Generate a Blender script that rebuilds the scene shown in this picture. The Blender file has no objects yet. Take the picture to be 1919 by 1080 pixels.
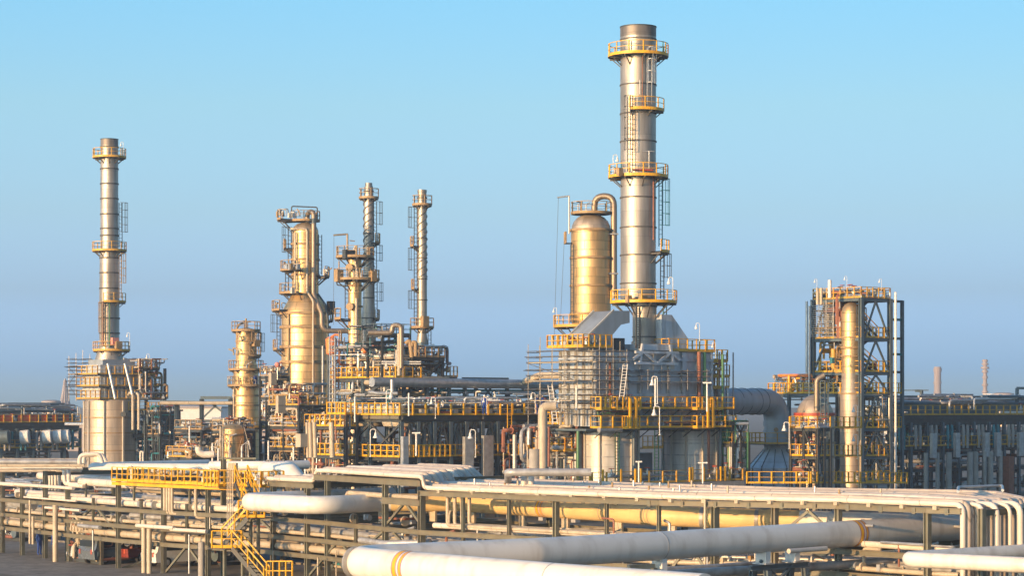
import bpy, math, random
from mathutils import Vector, Matrix
R = math.radians
random.seed(11)
sc = bpy.context.scene
# ---------------------------------------------------------------- camera, sky, sun, exposure
F, H, HY, CX = 4200.0, 10.5, 760.0, 959.5
cam = bpy.data.cameras.new("camera")
cam_o = bpy.data.objects.new("camera", cam)
sc.collection.objects.link(cam_o)
sc.camera = cam_o
cam.sensor_width = 36.0
cam.lens = F / 1919.0 * 36.0
cam.shift_y = (HY - 540.0) / 1919.0
cam.clip_start = 1.0
cam.clip_end = 20000.0
cam_o.location = (0, 0, H)
cam_o.rotation_euler = (R(90), 0, 0)

SUN_EL, SUN_AZ = 7.5, 44.0      # azimuth: degrees left of straight behind the camera
to_sun = Vector((-math.sin(R(SUN_AZ)) * math.cos(R(SUN_EL)), -math.cos(R(SUN_AZ)) * math.cos(R(SUN_EL)), math.sin(R(SUN_EL))))
sl = bpy.data.lights.new("sun", 'SUN')
sl.energy = 4.5
sl.angle = R(0.5)
sl.color = (1.0, 0.60, 0.27)
so = bpy.data.objects.new("sun", sl)
sc.collection.objects.link(so)
so.rotation_euler = to_sun.to_track_quat('Z', 'Y').to_euler()

world = bpy.data.worlds.new("World")
sc.world = world
world.use_nodes = True
wt = world.node_tree
bg = wt.nodes['Background']
sky = wt.nodes.new('ShaderNodeTexSky')
sky.sky_type = 'NISHITA'
sky.sun_disc = False
sky.sun_elevation = R(SUN_EL)
sky.sun_rotation = math.atan2(to_sun.x, to_sun.y)
sky.altitude = 0
sky.air_density = 1.0
sky.dust_density = 1.2
sky.ozone_density = 2.0
tc = wt.nodes.new('ShaderNodeTexCoord')
sep = wt.nodes.new('ShaderNodeSeparateXYZ')
wt.links.new(tc.outputs['Generated'], sep.inputs[0])
rmp = wt.nodes.new('ShaderNodeValToRGB')
SKY = [(0.0, (1.517, 2.508, 5.713)), (0.0167, (0.894, 1.783, 5.259)), (0.05, (0.83, 1.165, 2.412)), (0.085, (0.969, 1.202, 1.779)), (0.132, (1.088, 1.339, 1.586)), (0.178, (0.981, 1.438, 1.705))]
while len(rmp.color_ramp.elements) < len(SKY): rmp.color_ramp.elements.new(0.5)
for e_, (p_, c_) in zip(rmp.color_ramp.elements, SKY):
    e_.position = p_
    e_.color = (*c_, 1)
wt.links.new(sep.outputs['Z'], rmp.inputs['Fac'])
mul = wt.nodes.new('ShaderNodeMix')
mul.data_type = 'RGBA'
mul.blend_type = 'MULTIPLY'
mul.inputs[0].default_value = 1.0
wt.links.new(sky.outputs[0], mul.inputs[6])
wt.links.new(rmp.outputs[0], mul.inputs[7])
evn = wt.nodes.new('ShaderNodeMath')      # even out the brighter side of the clear sky
evn.operation = 'MULTIPLY_ADD'
evn.inputs[1].default_value = -0.45
evn.inputs[2].default_value = 1.0
wt.links.new(sep.outputs['X'], evn.inputs[0])
vs = wt.nodes.new('ShaderNodeVectorMath')
vs.operation = 'SCALE'
wt.links.new(mul.outputs[2], vs.inputs[0])
wt.links.new(evn.outputs[0], vs.inputs['Scale'])
wt.links.new(vs.outputs[0], bg.inputs['Color'])
bg.inputs['Strength'].default_value = 0.118
sc.view_settings.view_transform = 'Standard'
sc.view_settings.look = 'None'
sc.view_settings.exposure = 0.60
sc.view_settings.gamma = 1.0
sc.view_settings.use_curve_mapping = False
sc.cycles.max_bounces = 6
sc.cycles.volume_bounces = 0
sc.cycles.caustics_reflective = False
sc.cycles.caustics_refractive = False

# ---------------------------------------------------------------- picture to place
def P(x, y, D): return Vector(((x - CX) * D / F, D, H + (HY - y) * D / F))
def G(x, y, z):
    D = (H - z) * F / (y - HY)
    return Vector(((x - CX) * D / F, D, z))
U = Vector((0.65, -0.76, 0)).normalized()      # plant grid, towards the right and near
V = Vector((0.76, 0.65, 0)).normalized()       # plant grid, towards the right and far
GA = math.atan2(V.y, V.x)
Z = Vector((0, 0, 1))
def zat(py, D): return H + (HY - py) * D / F
def along(p0, d, px):
    k = (px - CX) / F
    s = (k * p0.y - p0.x) / (d.x - k * d.y)
    return s

# ---------------------------------------------------------------- materials
MATS = {}
def nt_mat(name):
    m = bpy.data.materials.new(name)
    m.use_nodes = True
    t = m.node_tree
    return m, t, t.nodes['Principled BSDF']
def mk(name, col, rough=0.5, metal=0.0, var=0.12, scale=1.2, streak=0.0, bump=0.0, dirt=None, dirt_amt=0.0, stretch=(1, 1, 1), seam=0.0, spec=0.5):
    m, t, b = nt_mat(name)
    g = t.nodes.new('ShaderNodeNewGeometry')
    mp = t.nodes.new('ShaderNodeMapping')
    mp.inputs['Scale'].default_value = stretch
    t.links.new(g.outputs['Position'], mp.inputs['Vector'])
    n = t.nodes.new('ShaderNodeTexNoise')
    n.inputs['Scale'].default_value = scale
    n.inputs['Detail'].default_value = 6
    n.inputs['Roughness'].default_value = 0.6
    t.links.new(mp.outputs[0], n.inputs['Vector'])
    r = t.nodes.new('ShaderNodeValToRGB')
    c = Vector(col[:3])
    lo, hi = c * (1 - var), c * (1 + var)
    r.color_ramp.elements[0].position = 0.32
    r.color_ramp.elements[0].color = (*lo, 1)
    r.color_ramp.elements[1].position = 0.68
    r.color_ramp.elements[1].color = (min(1, hi[0]), min(1, hi[1]), min(1, hi[2]), 1)
    t.links.new(n.outputs['Fac'], r.inputs[0])
    out = r.outputs[0]
    if dirt_amt:
        n2 = t.nodes.new('ShaderNodeTexNoise')
        n2.inputs['Scale'].default_value = 0.55
        n2.inputs['Detail'].default_value = 8
        mp2 = t.nodes.new('ShaderNodeMapping')
        mp2.inputs['Scale'].default_value = (3.0, 3.0, 0.5)
        t.links.new(g.outputs['Position'], mp2.inputs['Vector'])
        t.links.new(mp2.outputs[0], n2.inputs['Vector'])
        r2 = t.nodes.new('ShaderNodeValToRGB')
        r2.color_ramp.elements[0].position = 0.5
        r2.color_ramp.elements[0].color = (0, 0, 0, 1)
        r2.color_ramp.elements[1].position = 0.75
        r2.color_ramp.elements[1].color = (dirt_amt,) * 3 + (1,)
        t.links.new(n2.outputs['Fac'], r2.inputs[0])
        mx = t.nodes.new('ShaderNodeMix')
        mx.data_type = 'RGBA'
        t.links.new(r2.outputs[0], mx.inputs[0])
        t.links.new(out, mx.inputs[6])
        mx.inputs[7].default_value = (*(dirt or (0.1, 0.07, 0.05)), 1)
        out = mx.outputs[2]
    if seam:      # joints of the lagging, every few metres along the run
        dp = t.nodes.new('ShaderNodeVectorMath')
        dp.operation = 'DOT_PRODUCT'
        dp.inputs[1].default_value = (U.x / seam, U.y / seam, 0.37 / seam)
        t.links.new(g.outputs['Position'], dp.inputs[0])
        fr = t.nodes.new('ShaderNodeMath'); fr.operation = 'FRACT'
        t.links.new(dp.outputs['Value'], fr.inputs[0])
        lt = t.nodes.new('ShaderNodeMath'); lt.operation = 'LESS_THAN'; lt.inputs[1].default_value = 0.035 / seam * 1.6
        t.links.new(fr.outputs[0], lt.inputs[0])
        ml = t.nodes.new('ShaderNodeMath'); ml.operation = 'MULTIPLY'; ml.inputs[1].default_value = 0.5
        t.links.new(lt.outputs[0], ml.inputs[0])
        ms = t.nodes.new('ShaderNodeMix'); ms.data_type = 'RGBA'
        t.links.new(ml.outputs[0], ms.inputs[0])
        t.links.new(out, ms.inputs[6])
        ms.inputs[7].default_value = (0.16, 0.13, 0.10, 1)
        out = ms.outputs[2]
    t.links.new(out, b.inputs['Base Color'])
    b.inputs['Metallic'].default_value = metal
    b.inputs['Specular IOR Level'].default_value = spec
    mr = t.nodes.new('ShaderNodeMapRange')
    mr.inputs['To Min'].default_value = max(0.05, rough - 0.08)
    mr.inputs['To Max'].default_value = min(1, rough + 0.10)
    t.links.new(n.outputs['Fac'], mr.inputs['Value'])
    t.links.new(mr.outputs[0], b.inputs['Roughness'])
    if bump:
        bp = t.nodes.new('ShaderNodeBump')
        bp.inputs['Strength'].default_value = bump
        bp.inputs['Distance'].default_value = 0.05
        t.links.new(n.outputs['Fac'], bp.inputs['Height'])
        t.links.new(bp.outputs[0], b.inputs['Normal'])
    MATS[name] = m
    return m
def mk_clad(name, col, rough, metal, bw, bh, seam=0.55, bump=0.25, var=0.1, colvar=0.12):
    """sheet cladding laid round a vessel: courses of panels (UV is in metres)"""
    m, t, b = nt_mat(name)
    uv = t.nodes.new('ShaderNodeUVMap')
    uv.uv_map = 'UVMap'
    br = t.nodes.new('ShaderNodeTexBrick')
    br.inputs['Scale'].default_value = 1.0
    br.inputs['Brick Width'].default_value = bw
    br.inputs['Row Height'].default_value = bh
    br.inputs['Mortar Size'].default_value = 0.025
    br.inputs['Mortar Smooth'].default_value = 0.2
    c = Vector(col)
    br.inputs['Color1'].default_value = (*(c * (1 - colvar)), 1)
    br.inputs['Color2'].default_value = (*(c * (1 + colvar * 0.6)), 1)
    br.inputs['Mortar'].default_value = (*(c * seam), 1)
    t.links.new(uv.outputs[0], br.inputs['Vector'])
    g = t.nodes.new('ShaderNodeNewGeometry')
    mp = t.nodes.new('ShaderNodeMapping')
    mp.inputs['Scale'].default_value = (2.2, 2.2, 0.35)
    t.links.new(g.outputs['Position'], mp.inputs['Vector'])
    n = t.nodes.new('ShaderNodeTexNoise')
    n.inputs['Scale'].default_value = 0.7
    n.inputs['Detail'].default_value = 7
    t.links.new(mp.outputs[0], n.inputs['Vector'])
    r = t.nodes.new('ShaderNodeValToRGB')
    r.color_ramp.elements[0].position = 0.3
    r.color_ramp.elements[0].color = (1 - var * 2.5, 1 - var * 2.6, 1 - var * 2.8, 1)
    r.color_ramp.elements[1].position = 0.7
    r.color_ramp.elements[1].color = (1, 1, 1, 1)
    t.links.new(n.outputs['Fac'], r.inputs[0])
    mx = t.nodes.new('ShaderNodeMix')
    mx.data_type = 'RGBA'
    mx.blend_type = 'MULTIPLY'
    mx.inputs[0].default_value = 1.0
    t.links.new(br.outputs['Color'], mx.inputs[6])
    t.links.new(r.outputs[0], mx.inputs[7])
    t.links.new(mx.outputs[2], b.inputs['Base Color'])
    b.inputs['Metallic'].default_value = metal
    mr = t.nodes.new('ShaderNodeMapRange')
    mr.inputs['To Min'].default_value = rough - 0.06
    mr.inputs['To Max'].default_value = rough + 0.1
    t.links.new(n.outputs['Fac'], mr.inputs['Value'])
    t.links.new(mr.outputs[0], b.inputs['Roughness'])
    bp = t.nodes.new('ShaderNodeBump')
    bp.inputs['Strength'].default_value = bump
    bp.inputs['Distance'].default_value = 0.05
    n3 = t.nodes.new('ShaderNodeTexNoise')
    n3.inputs['Scale'].default_value = 0.9
    n3.inputs['Detail'].default_value = 3
    t.links.new(uv.outputs[0], n3.inputs['Vector'])
    ad = t.nodes.new('ShaderNodeMath')
    ad.operation = 'MULTIPLY_ADD'
    ad.inputs[1].default_value = 0.8
    t.links.new(n3.outputs['Fac'], ad.inputs[0])
    ivt = t.nodes.new('ShaderNodeMath')
    ivt.operation = 'MULTIPLY'
    ivt.inputs[1].default_value = -0.6
    t.links.new(br.outputs['Fac'], ivt.inputs[0])
    t.links.new(ivt.outputs[0], ad.inputs[2])
    t.links.new(ad.outputs[0], bp.inputs['Height'])
    t.links.new(bp.outputs[0], b.inputs['Normal'])
    MATS[name] = m
    return m

mk_clad('stack_steel', (0.57, 0.50, 0.43), 0.46, 0.75, 9.0, 2.4, 0.7, 0.22, 0.17, 0.08)
mk_clad('sooty_steel', (0.30, 0.27, 0.25), 0.55, 0.6, 9.0, 2.4, 0.7, 0.2, 0.2, 0.08)
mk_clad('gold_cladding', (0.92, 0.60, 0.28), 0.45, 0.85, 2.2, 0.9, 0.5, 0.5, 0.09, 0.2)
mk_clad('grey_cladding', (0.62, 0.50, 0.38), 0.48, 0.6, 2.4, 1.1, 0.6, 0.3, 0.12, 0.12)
mk_clad('furnace_plate', (0.66, 0.64, 0.61), 0.42, 0.25, 2.8, 2.4, 0.7, 0.15, 0.16, 0.08)
mk_clad('duct_steel', (0.60, 0.68, 0.76), 0.45, 0.15, 20.0, 1.6, 0.6, 0.2, 0.1, 0.04)
mk('plate_grey', (0.56, 0.60, 0.65), 0.45, 0.2, 0.16, 0.8, stretch=(1, 1, .4), bump=0.1, dirt=(0.16, 0.12, 0.09), dirt_amt=0.6)
mk('cream_plate', (0.62, 0.57, 0.48), 0.55, 0.15, 0.1, 0.8, stretch=(1, 1, .4), bump=0.1, dirt=(0.25, 0.2, 0.14), dirt_amt=0.6)
mk('white_pipe', (0.68, 0.61, 0.53), 0.42, 0.0, 0.07, 0.8, seam=4.1, bump=0.03, dirt=(0.40, 0.33, 0.25), dirt_amt=0.45)
mk('deck_pipe', (0.61, 0.51, 0.41), 0.5, 0.1, 0.12, 1.4, seam=3.3, bump=0.05, dirt=(0.36, 0.29, 0.22), dirt_amt=0.5)
mk('main_run_yellow', (0.76, 0.55, 0.26), 0.45, 0.0, 0.08, 0.6, bump=0.03, dirt=(0.42, 0.30, 0.16), dirt_amt=0.4)
mk('big_pipe', (0.77, 0.74, 0.68), 0.38, 0.0, 0.06, 0.5, bump=0.04, dirt=(0.42, 0.36, 0.29), dirt_amt=0.5)
mk('cream_pipe', (0.50, 0.42, 0.31), 0.45, 0.0, 0.14, 1.2, seam=2.7, dirt=(0.3, 0.24, 0.17), dirt_amt=0.5)
mk('galvanised', (0.48, 0.49, 0.49), 0.45, 0.6, 0.2, 2.0)
mk('pipe_grey', (0.42, 0.42, 0.42), 0.45, 0.35, 0.2, 2.0, dirt=(0.15, 0.1, 0.07), dirt_amt=0.5)
mk('yellow_paint', (0.80, 0.42, 0.015), 0.45, 0.0, 0.12, 2.5, dirt=(0.3, 0.16, 0.05), dirt_amt=0.45)
mk('dull_yellow', (0.66, 0.37, 0.05), 0.55, 0.0, 0.18, 2.5, dirt=(0.2, 0.12, 0.06), dirt_amt=0.5)
mk('rail_brown', (0.36, 0.24, 0.12), 0.6, 0.0, 0.25, 2.5)
mk('grating', (0.10, 0.095, 0.09), 0.7, 0.2, 0.3, 5.0)
mk('olive_steel', (0.17, 0.17, 0.13), 0.55, 0.0, 0.18, 2.0, dirt=(0.2, 0.12, 0.07), dirt_amt=0.4)
mk('beam_steel', (0.165, 0.15, 0.105), 0.55, 0.0, 0.18, 1.5, dirt=(0.2, 0.14, 0.08), dirt_amt=0.5)
mk('dark_steel', (0.055, 0.065, 0.07), 0.55, 0.1, 0.25, 2.0, dirt=(0.12, 0.07, 0.04), dirt_amt=0.4)
mk('slate_steel', (0.10, 0.14, 0.165), 0.5, 0.1, 0.2, 1.5, dirt=(0.14, 0.1, 0.07), dirt_amt=0.3)
mk('concrete', (0.24, 0.21, 0.175), 0.85, 0.0, 0.25, 0.5, bump=0.2, seam=5.0, dirt=(0.07, 0.06, 0.05), dirt_amt=0.8)
mk('fire_concrete', (0.38, 0.36, 0.33), 0.85, 0.0, 0.15, 1.5, bump=0.2, dirt=(0.25, 0.2, 0.15), dirt_amt=0.5)
mk('red_paint', (0.42, 0.07, 0.035), 0.5, 0.0, 0.2, 2.0)
mk('red_panel', (0.78, 0.12, 0.03), 0.5, 0.0, 0.2, 1.0)
mk('rust_red', (0.26, 0.10, 0.06), 0.6, 0.0, 0.25, 2.0)
mk('orange_paint', (0.85, 0.24, 0.06), 0.4, 0.0, 0.1, 2.0)
mk('green_paint', (0.08, 0.22, 0.10), 0.5, 0.0, 0.2, 2.0)
mk('teal_paint', (0.03, 0.20, 0.24), 0.5, 0.0, 0.2, 2.0)
mk('board', (0.55, 0.47, 0.36), 0.8, 0.0, 0.2, 2.0)
mk('scaffold_tube', (0.20, 0.19, 0.18), 0.4, 0.6, 0.2, 3.0)
mk('lamp_white', (0.78, 0.76, 0.72), 0.4, 0.0, 0.06, 3.0)
mk('glass_dark', (0.03, 0.04, 0.05), 0.08, 0.0, 0.1, 3.0)
mk('rubber', (0.02, 0.02, 0.02), 0.8, 0.0, 0.2, 5.0)
mk('car_white', (0.75, 0.75, 0.74), 0.25, 0.0, 0.03, 3.0)
mk('car_grey', (0.16, 0.19, 0.22), 0.25, 0.3, 0.03, 3.0)
mk('car_red', (0.22, 0.03, 0.02), 0.25, 0.1, 0.05, 3.0)
mk('blue_cloth', (0.02, 0.07, 0.33), 0.85, 0.0, 0.15, 6.0)
mk('skin', (0.42, 0.24, 0.16), 0.6, 0.0, 0.05, 6.0)
mk('ground', (0.17, 0.145, 0.115), 0.95, 0.0, 0.22, 0.15, bump=0.3, dirt=(0.14, 0.11, 0.08), dirt_amt=0.5)
mk('asphalt', (0.07, 0.078, 0.085), 0.9, 0.0, 0.2, 0.6, bump=0.1)
mk('road_paint', (0.75, 0.73, 0.68), 0.7, 0.0, 0.1, 2.0)
mk('far_pale', (0.42, 0.36, 0.34), 0.7, 0.0, 0.1, 0.1)
mk('far_red', (0.36, 0.30, 0.29), 0.7, 0.0, 0.1, 0.1)
mk('pink_ball', (0.75, 0.28, 0.22), 0.5, 0.0, 0.05, 3.0)

# ---------------------------------------------------------------- mesh collector
class MB:
    def __init__(s):
        s.v, s.f, s.m, s.uv = [], [], [], {}
    def quadbox(s, c, ax, ay, az, mi=0):
        """box from centre and three half-axis vectors"""
        b = len(s.v)
        for i in (-1, 1):
            for j in (-1, 1):
                for k in (-1, 1):
                    s.v.append(c + ax * i + ay * j + az * k)
        for q in ((0, 1, 3, 2), (4, 6, 7, 5), (0, 4, 5, 1), (2, 3, 7, 6), (0, 2, 6, 4), (1, 5, 7, 3)):
            s.f.append(tuple(b + x for x in q))
            s.m.append(mi)
    def box(s, c, sx, sy, sz, ang=None, mi=0):
        a = GA if ang is None else ang
        ax = Vector((math.cos(a), math.sin(a), 0))
        ay = Vector((-math.sin(a), math.cos(a), 0))
        s.quadbox(Vector(c), ax * sx / 2, ay * sy / 2, Z * sz / 2, mi)
    def beam(s, p, q, w, h=None, mi=0):
        h = h or w
        d = q - p
        L = d.length
        if L < 1e-6: return
        d = d / L
        if abs(d.z) > 0.98: a1, a2 = V.copy(), U.copy()
        else:
            a1 = d.cross(Z).normalized()
            a2 = a1.cross(d).normalized()
        s.quadbox((p + q) / 2, d * L / 2, a1 * w / 2, a2 * h / 2, mi)
    def ibeam(s, p, q, w, h, t=0.03, mi=0):
        """I section: web and two flanges (h is the depth)"""
        d = (q - p)
        L = d.length
        if L < 1e-5: q = p + V * .01; d = q - p; L = d.length
        d = d / L
        if abs(d.z) > 0.98: a1, a2 = V.copy(), U.copy()
        else:
            a1 = d.cross(Z).normalized()
            a2 = a1.cross(d).normalized()
        c = (p + q) / 2
        s.quadbox(c, d * L / 2, a1 * t / 2, a2 * (h / 2 - t), mi)
        s.quadbox(c + a2 * (h / 2 - t / 2), d * L / 2, a1 * w / 2, a2 * t / 2, mi)
        s.quadbox(c - a2 * (h / 2 - t / 2), d * L / 2, a1 * w / 2, a2 * t / 2, mi)
    def tube(s, pts, r, n=8, cap=True, mi=0):
        """sweep; r is one radius or a list"""
        pts = [Vector(p) for p in pts]
        rs = r if isinstance(r, (list, tuple)) else [r] * len(pts)
        b0 = len(s.v)
        prev = None
        for i, p in enumerate(pts):
            t = (pts[min(i + 1, len(pts) - 1)] - pts[max(i - 1, 0)]).normalized()
            if prev is None:
                a = t.orthogonal().normalized()
            else:
                a = (prev - t * prev.dot(t))
                a = a.normalized() if a.length > 1e-6 else t.orthogonal().normalized()
            prev = a
            c = t.cross(a)
            for k in range(n):
                th = 2 * math.pi * k / n
                s.v.append(p + (a * math.cos(th) + c * math.sin(th)) * rs[i])
        for i in range(len(pts) - 1):
            for k in range(n):
                k2 = (k + 1) % n
                s.f.append((b0 + i * n + k, b0 + i * n + k2, b0 + (i + 1) * n + k2, b0 + (i + 1) * n + k))
                s.m.append(mi)
        if cap:
            s.f.append(tuple(b0 + k for k in range(n))[::-1]); s.m.append(mi)
            s.f.append(tuple(b0 + (len(pts) - 1) * n + k for k in range(n))); s.m.append(mi)
    def lathe(s, cx, cy, prof, n=40, a0=0.0, a1=360.0, mi=0, uv=True):
        b = len(s.v)
        full = abs(a1 - a0) >= 359.9
        m = n if full else n + 1
        rmax = max(r for z, r in prof)
        for z, r in prof:
            for k in range(m):
                th = R(a0 + (a1 - a0) * k / n)
                s.v.append(Vector((cx + r * math.cos(th), cy + r * math.sin(th), z)))
        for i in range(len(prof) - 1):
            for k in range(n):
                k2 = (k + 1) % m if full else k + 1
                f = (b + i * m + k, b + i * m + k2, b + (i + 1) * m + k2, b + (i + 1) * m + k)
                if uv:
                    u0, u1 = rmax * R(a1 - a0) * k / n, rmax * R(a1 - a0) * (k + 1) / n
                    s.uv[len(s.f)] = ((u0, prof[i][0]), (u1, prof[i][0]), (u1, prof[i + 1][0]), (u0, prof[i + 1][0]))
                s.f.append(f)
                s.m.append(mi)
    def prism(s, poly, d, mi=0):
        """extrude a planar polygon of world points by vector d"""
        b = len(s.v)
        n = len(poly)
        s.v += [Vector(p) for p in poly] + [Vector(p) + d for p in poly]
        s.f.append(tuple(b + i for i in range(n))); s.m.append(mi)
        s.f.append(tuple(b + n + i for i in reversed(range(n)))); s.m.append(mi)
        for i in range(n):
            j = (i + 1) % n
            s.f.append((b + j, b + i, b + n + i, b + n + j)); s.m.append(mi)
    def rail(s, pts, h=1.1, step=1.4, t=0.055, mi=0, post=0.075, toe=True):
        for a, b in zip(pts[:-1], pts[1:]):
            L = (b - a).length
            n = max(1, round(L / step))
            for i in range(n + 1):
                p = a.lerp(b, i / n)
                s.beam(p, p + Z * (h + 0.012 * (i % 2)), post, mi=mi)
            s.beam(a + Z * h, b + Z * h, t, mi=mi)
            s.beam(a + Z * h * 0.54, b + Z * h * 0.54, t * 0.8, mi=mi)
            if toe: s.beam(a + Z * 0.09, b + Z * 0.09, 0.03, 0.17, mi=mi)
    def build(s, name, mat, parent=None, smooth=None):
        me = bpy.data.meshes.new(name)
        par_loc = Vector((0, 0, 0))
        if parent is not None:
            q = parent
            while q is not None:
                par_loc = par_loc + Vector(q.location)
                q = q.parent
        else:
            xs = [p.x for p in s.v]; ys = [p.y for p in s.v]; zs = [p.z for p in s.v]
            par_loc = Vector(((min(xs) + max(xs)) / 2, (min(ys) + max(ys)) / 2, min(zs)))
        me.from_pydata([tuple(p - par_loc) for p in s.v], [], s.f)
        mats = mat if isinstance(mat, (list, tuple)) else [mat]
        for mm in mats: me.materials.append(MATS[mm])
        if len(mats) > 1: me.polygons.foreach_set('material_index', s.m)
        me.polygons.foreach_set('use_smooth', [True] * len(s.f))
        if s.uv:
            uvl = me.uv_layers.new(name='UVMap')
            for pi, cc in s.uv.items():
                for li, c in zip(me.polygons[pi].loop_indices, cc): uvl.data[li].uv = c
        me.validate()
        me.update()
        me.set_sharp_from_angle(angle=R(38))
        o = bpy.data.objects.new(name, me)
        sc.collection.objects.link(o)
        if parent is not None: o.parent = parent
        else: o.location = par_loc
        return o

def tag(o, label, cat=None, group=None, kind=None):
    if label: o['label'] = label
    if cat: o['category'] = cat
    if group: o['group'] = group
    if kind: o['kind'] = kind
    return o
def thing(name, label, cat, loc, group=None):
    o = bpy.data.objects.new(name, None)
    o.empty_display_size = 0.3
    sc.collection.objects.link(o)
    o.location = loc
    return tag(o, label, cat, group)
def part(name, mat, parent, fn, *a, **k):
    m = MB()
    fn(m, *a, **k)
    return m.build(name, mat, parent)
def kids(o): return [c for c in sc.objects if c.parent == o] if not hasattr(o, '_k') else o._k
CH = {}
def copy_tree(src, loc, label=None, group=None, rot=None):
    if src.name not in CH:
        d = {}
        for c in sc.objects:
            if c.parent: d.setdefault(c.parent.name, []).append(c)
        CH[src.name] = [(c, list(d.get(c.name, []))) for c in d.get(src.name, [])]
    r = src.copy()
    sc.collection.objects.link(r)
    r.location = loc
    if rot is not None: r.rotation_euler = (0, 0, rot)
    if label: r['label'] = label
    if group: r['group'] = group
    for c, gs in CH[src.name]:
        c2 = c.copy(); sc.collection.objects.link(c2); c2.parent = r
        for g in gs:
            g2 = g.copy(); sc.collection.objects.link(g2); g2.parent = c2
    return r
def bend(pts, rad, seg=5):
    """round the corners of a polyline"""
    pts = [Vector(p) for p in pts]
    out = [pts[0]]
    for i in range(1, len(pts) - 1):
        a, b, c = pts[i - 1], pts[i], pts[i + 1]
        d1, d2 = a - b, c - b
        if d1.length < 1e-5 or d2.length < 1e-5: continue
        ang = d1.angle(d2)
        if ang > R(176) or ang < R(4): out.append(b); continue
        k = min(rad / math.tan(ang / 2), d1.length * 0.49, d2.length * 0.49)
        p0, p2 = b + d1.normalized() * k, b + d2.normalized() * k
        for j in range(seg + 1):
            t = j / seg
            out.append(p0 * (1 - t) ** 2 + b * 2 * t * (1 - t) + p2 * t ** 2)
    out.append(pts[-1])
    return out
def nth(i):
    w = ['first', 'second', 'third', 'fourth', 'fifth', 'sixth', 'seventh', 'eighth', 'ninth', 'tenth', 'eleventh', 'twelfth',
         'thirteenth', 'fourteenth', 'fifteenth', 'sixteenth', 'seventeenth', 'eighteenth', 'nineteenth', 'twentieth']
    return w[i]
def pipe(label, pts, r, mat='white_pipe', n=12, rad=None, group=None, cat='pipe', name='process_pipe', seg=5):
    m = MB()
    m.tube(bend(pts, rad or r * 2.6, seg), r, n)
    return tag(m.build(name, mat), label, cat, group)

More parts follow.
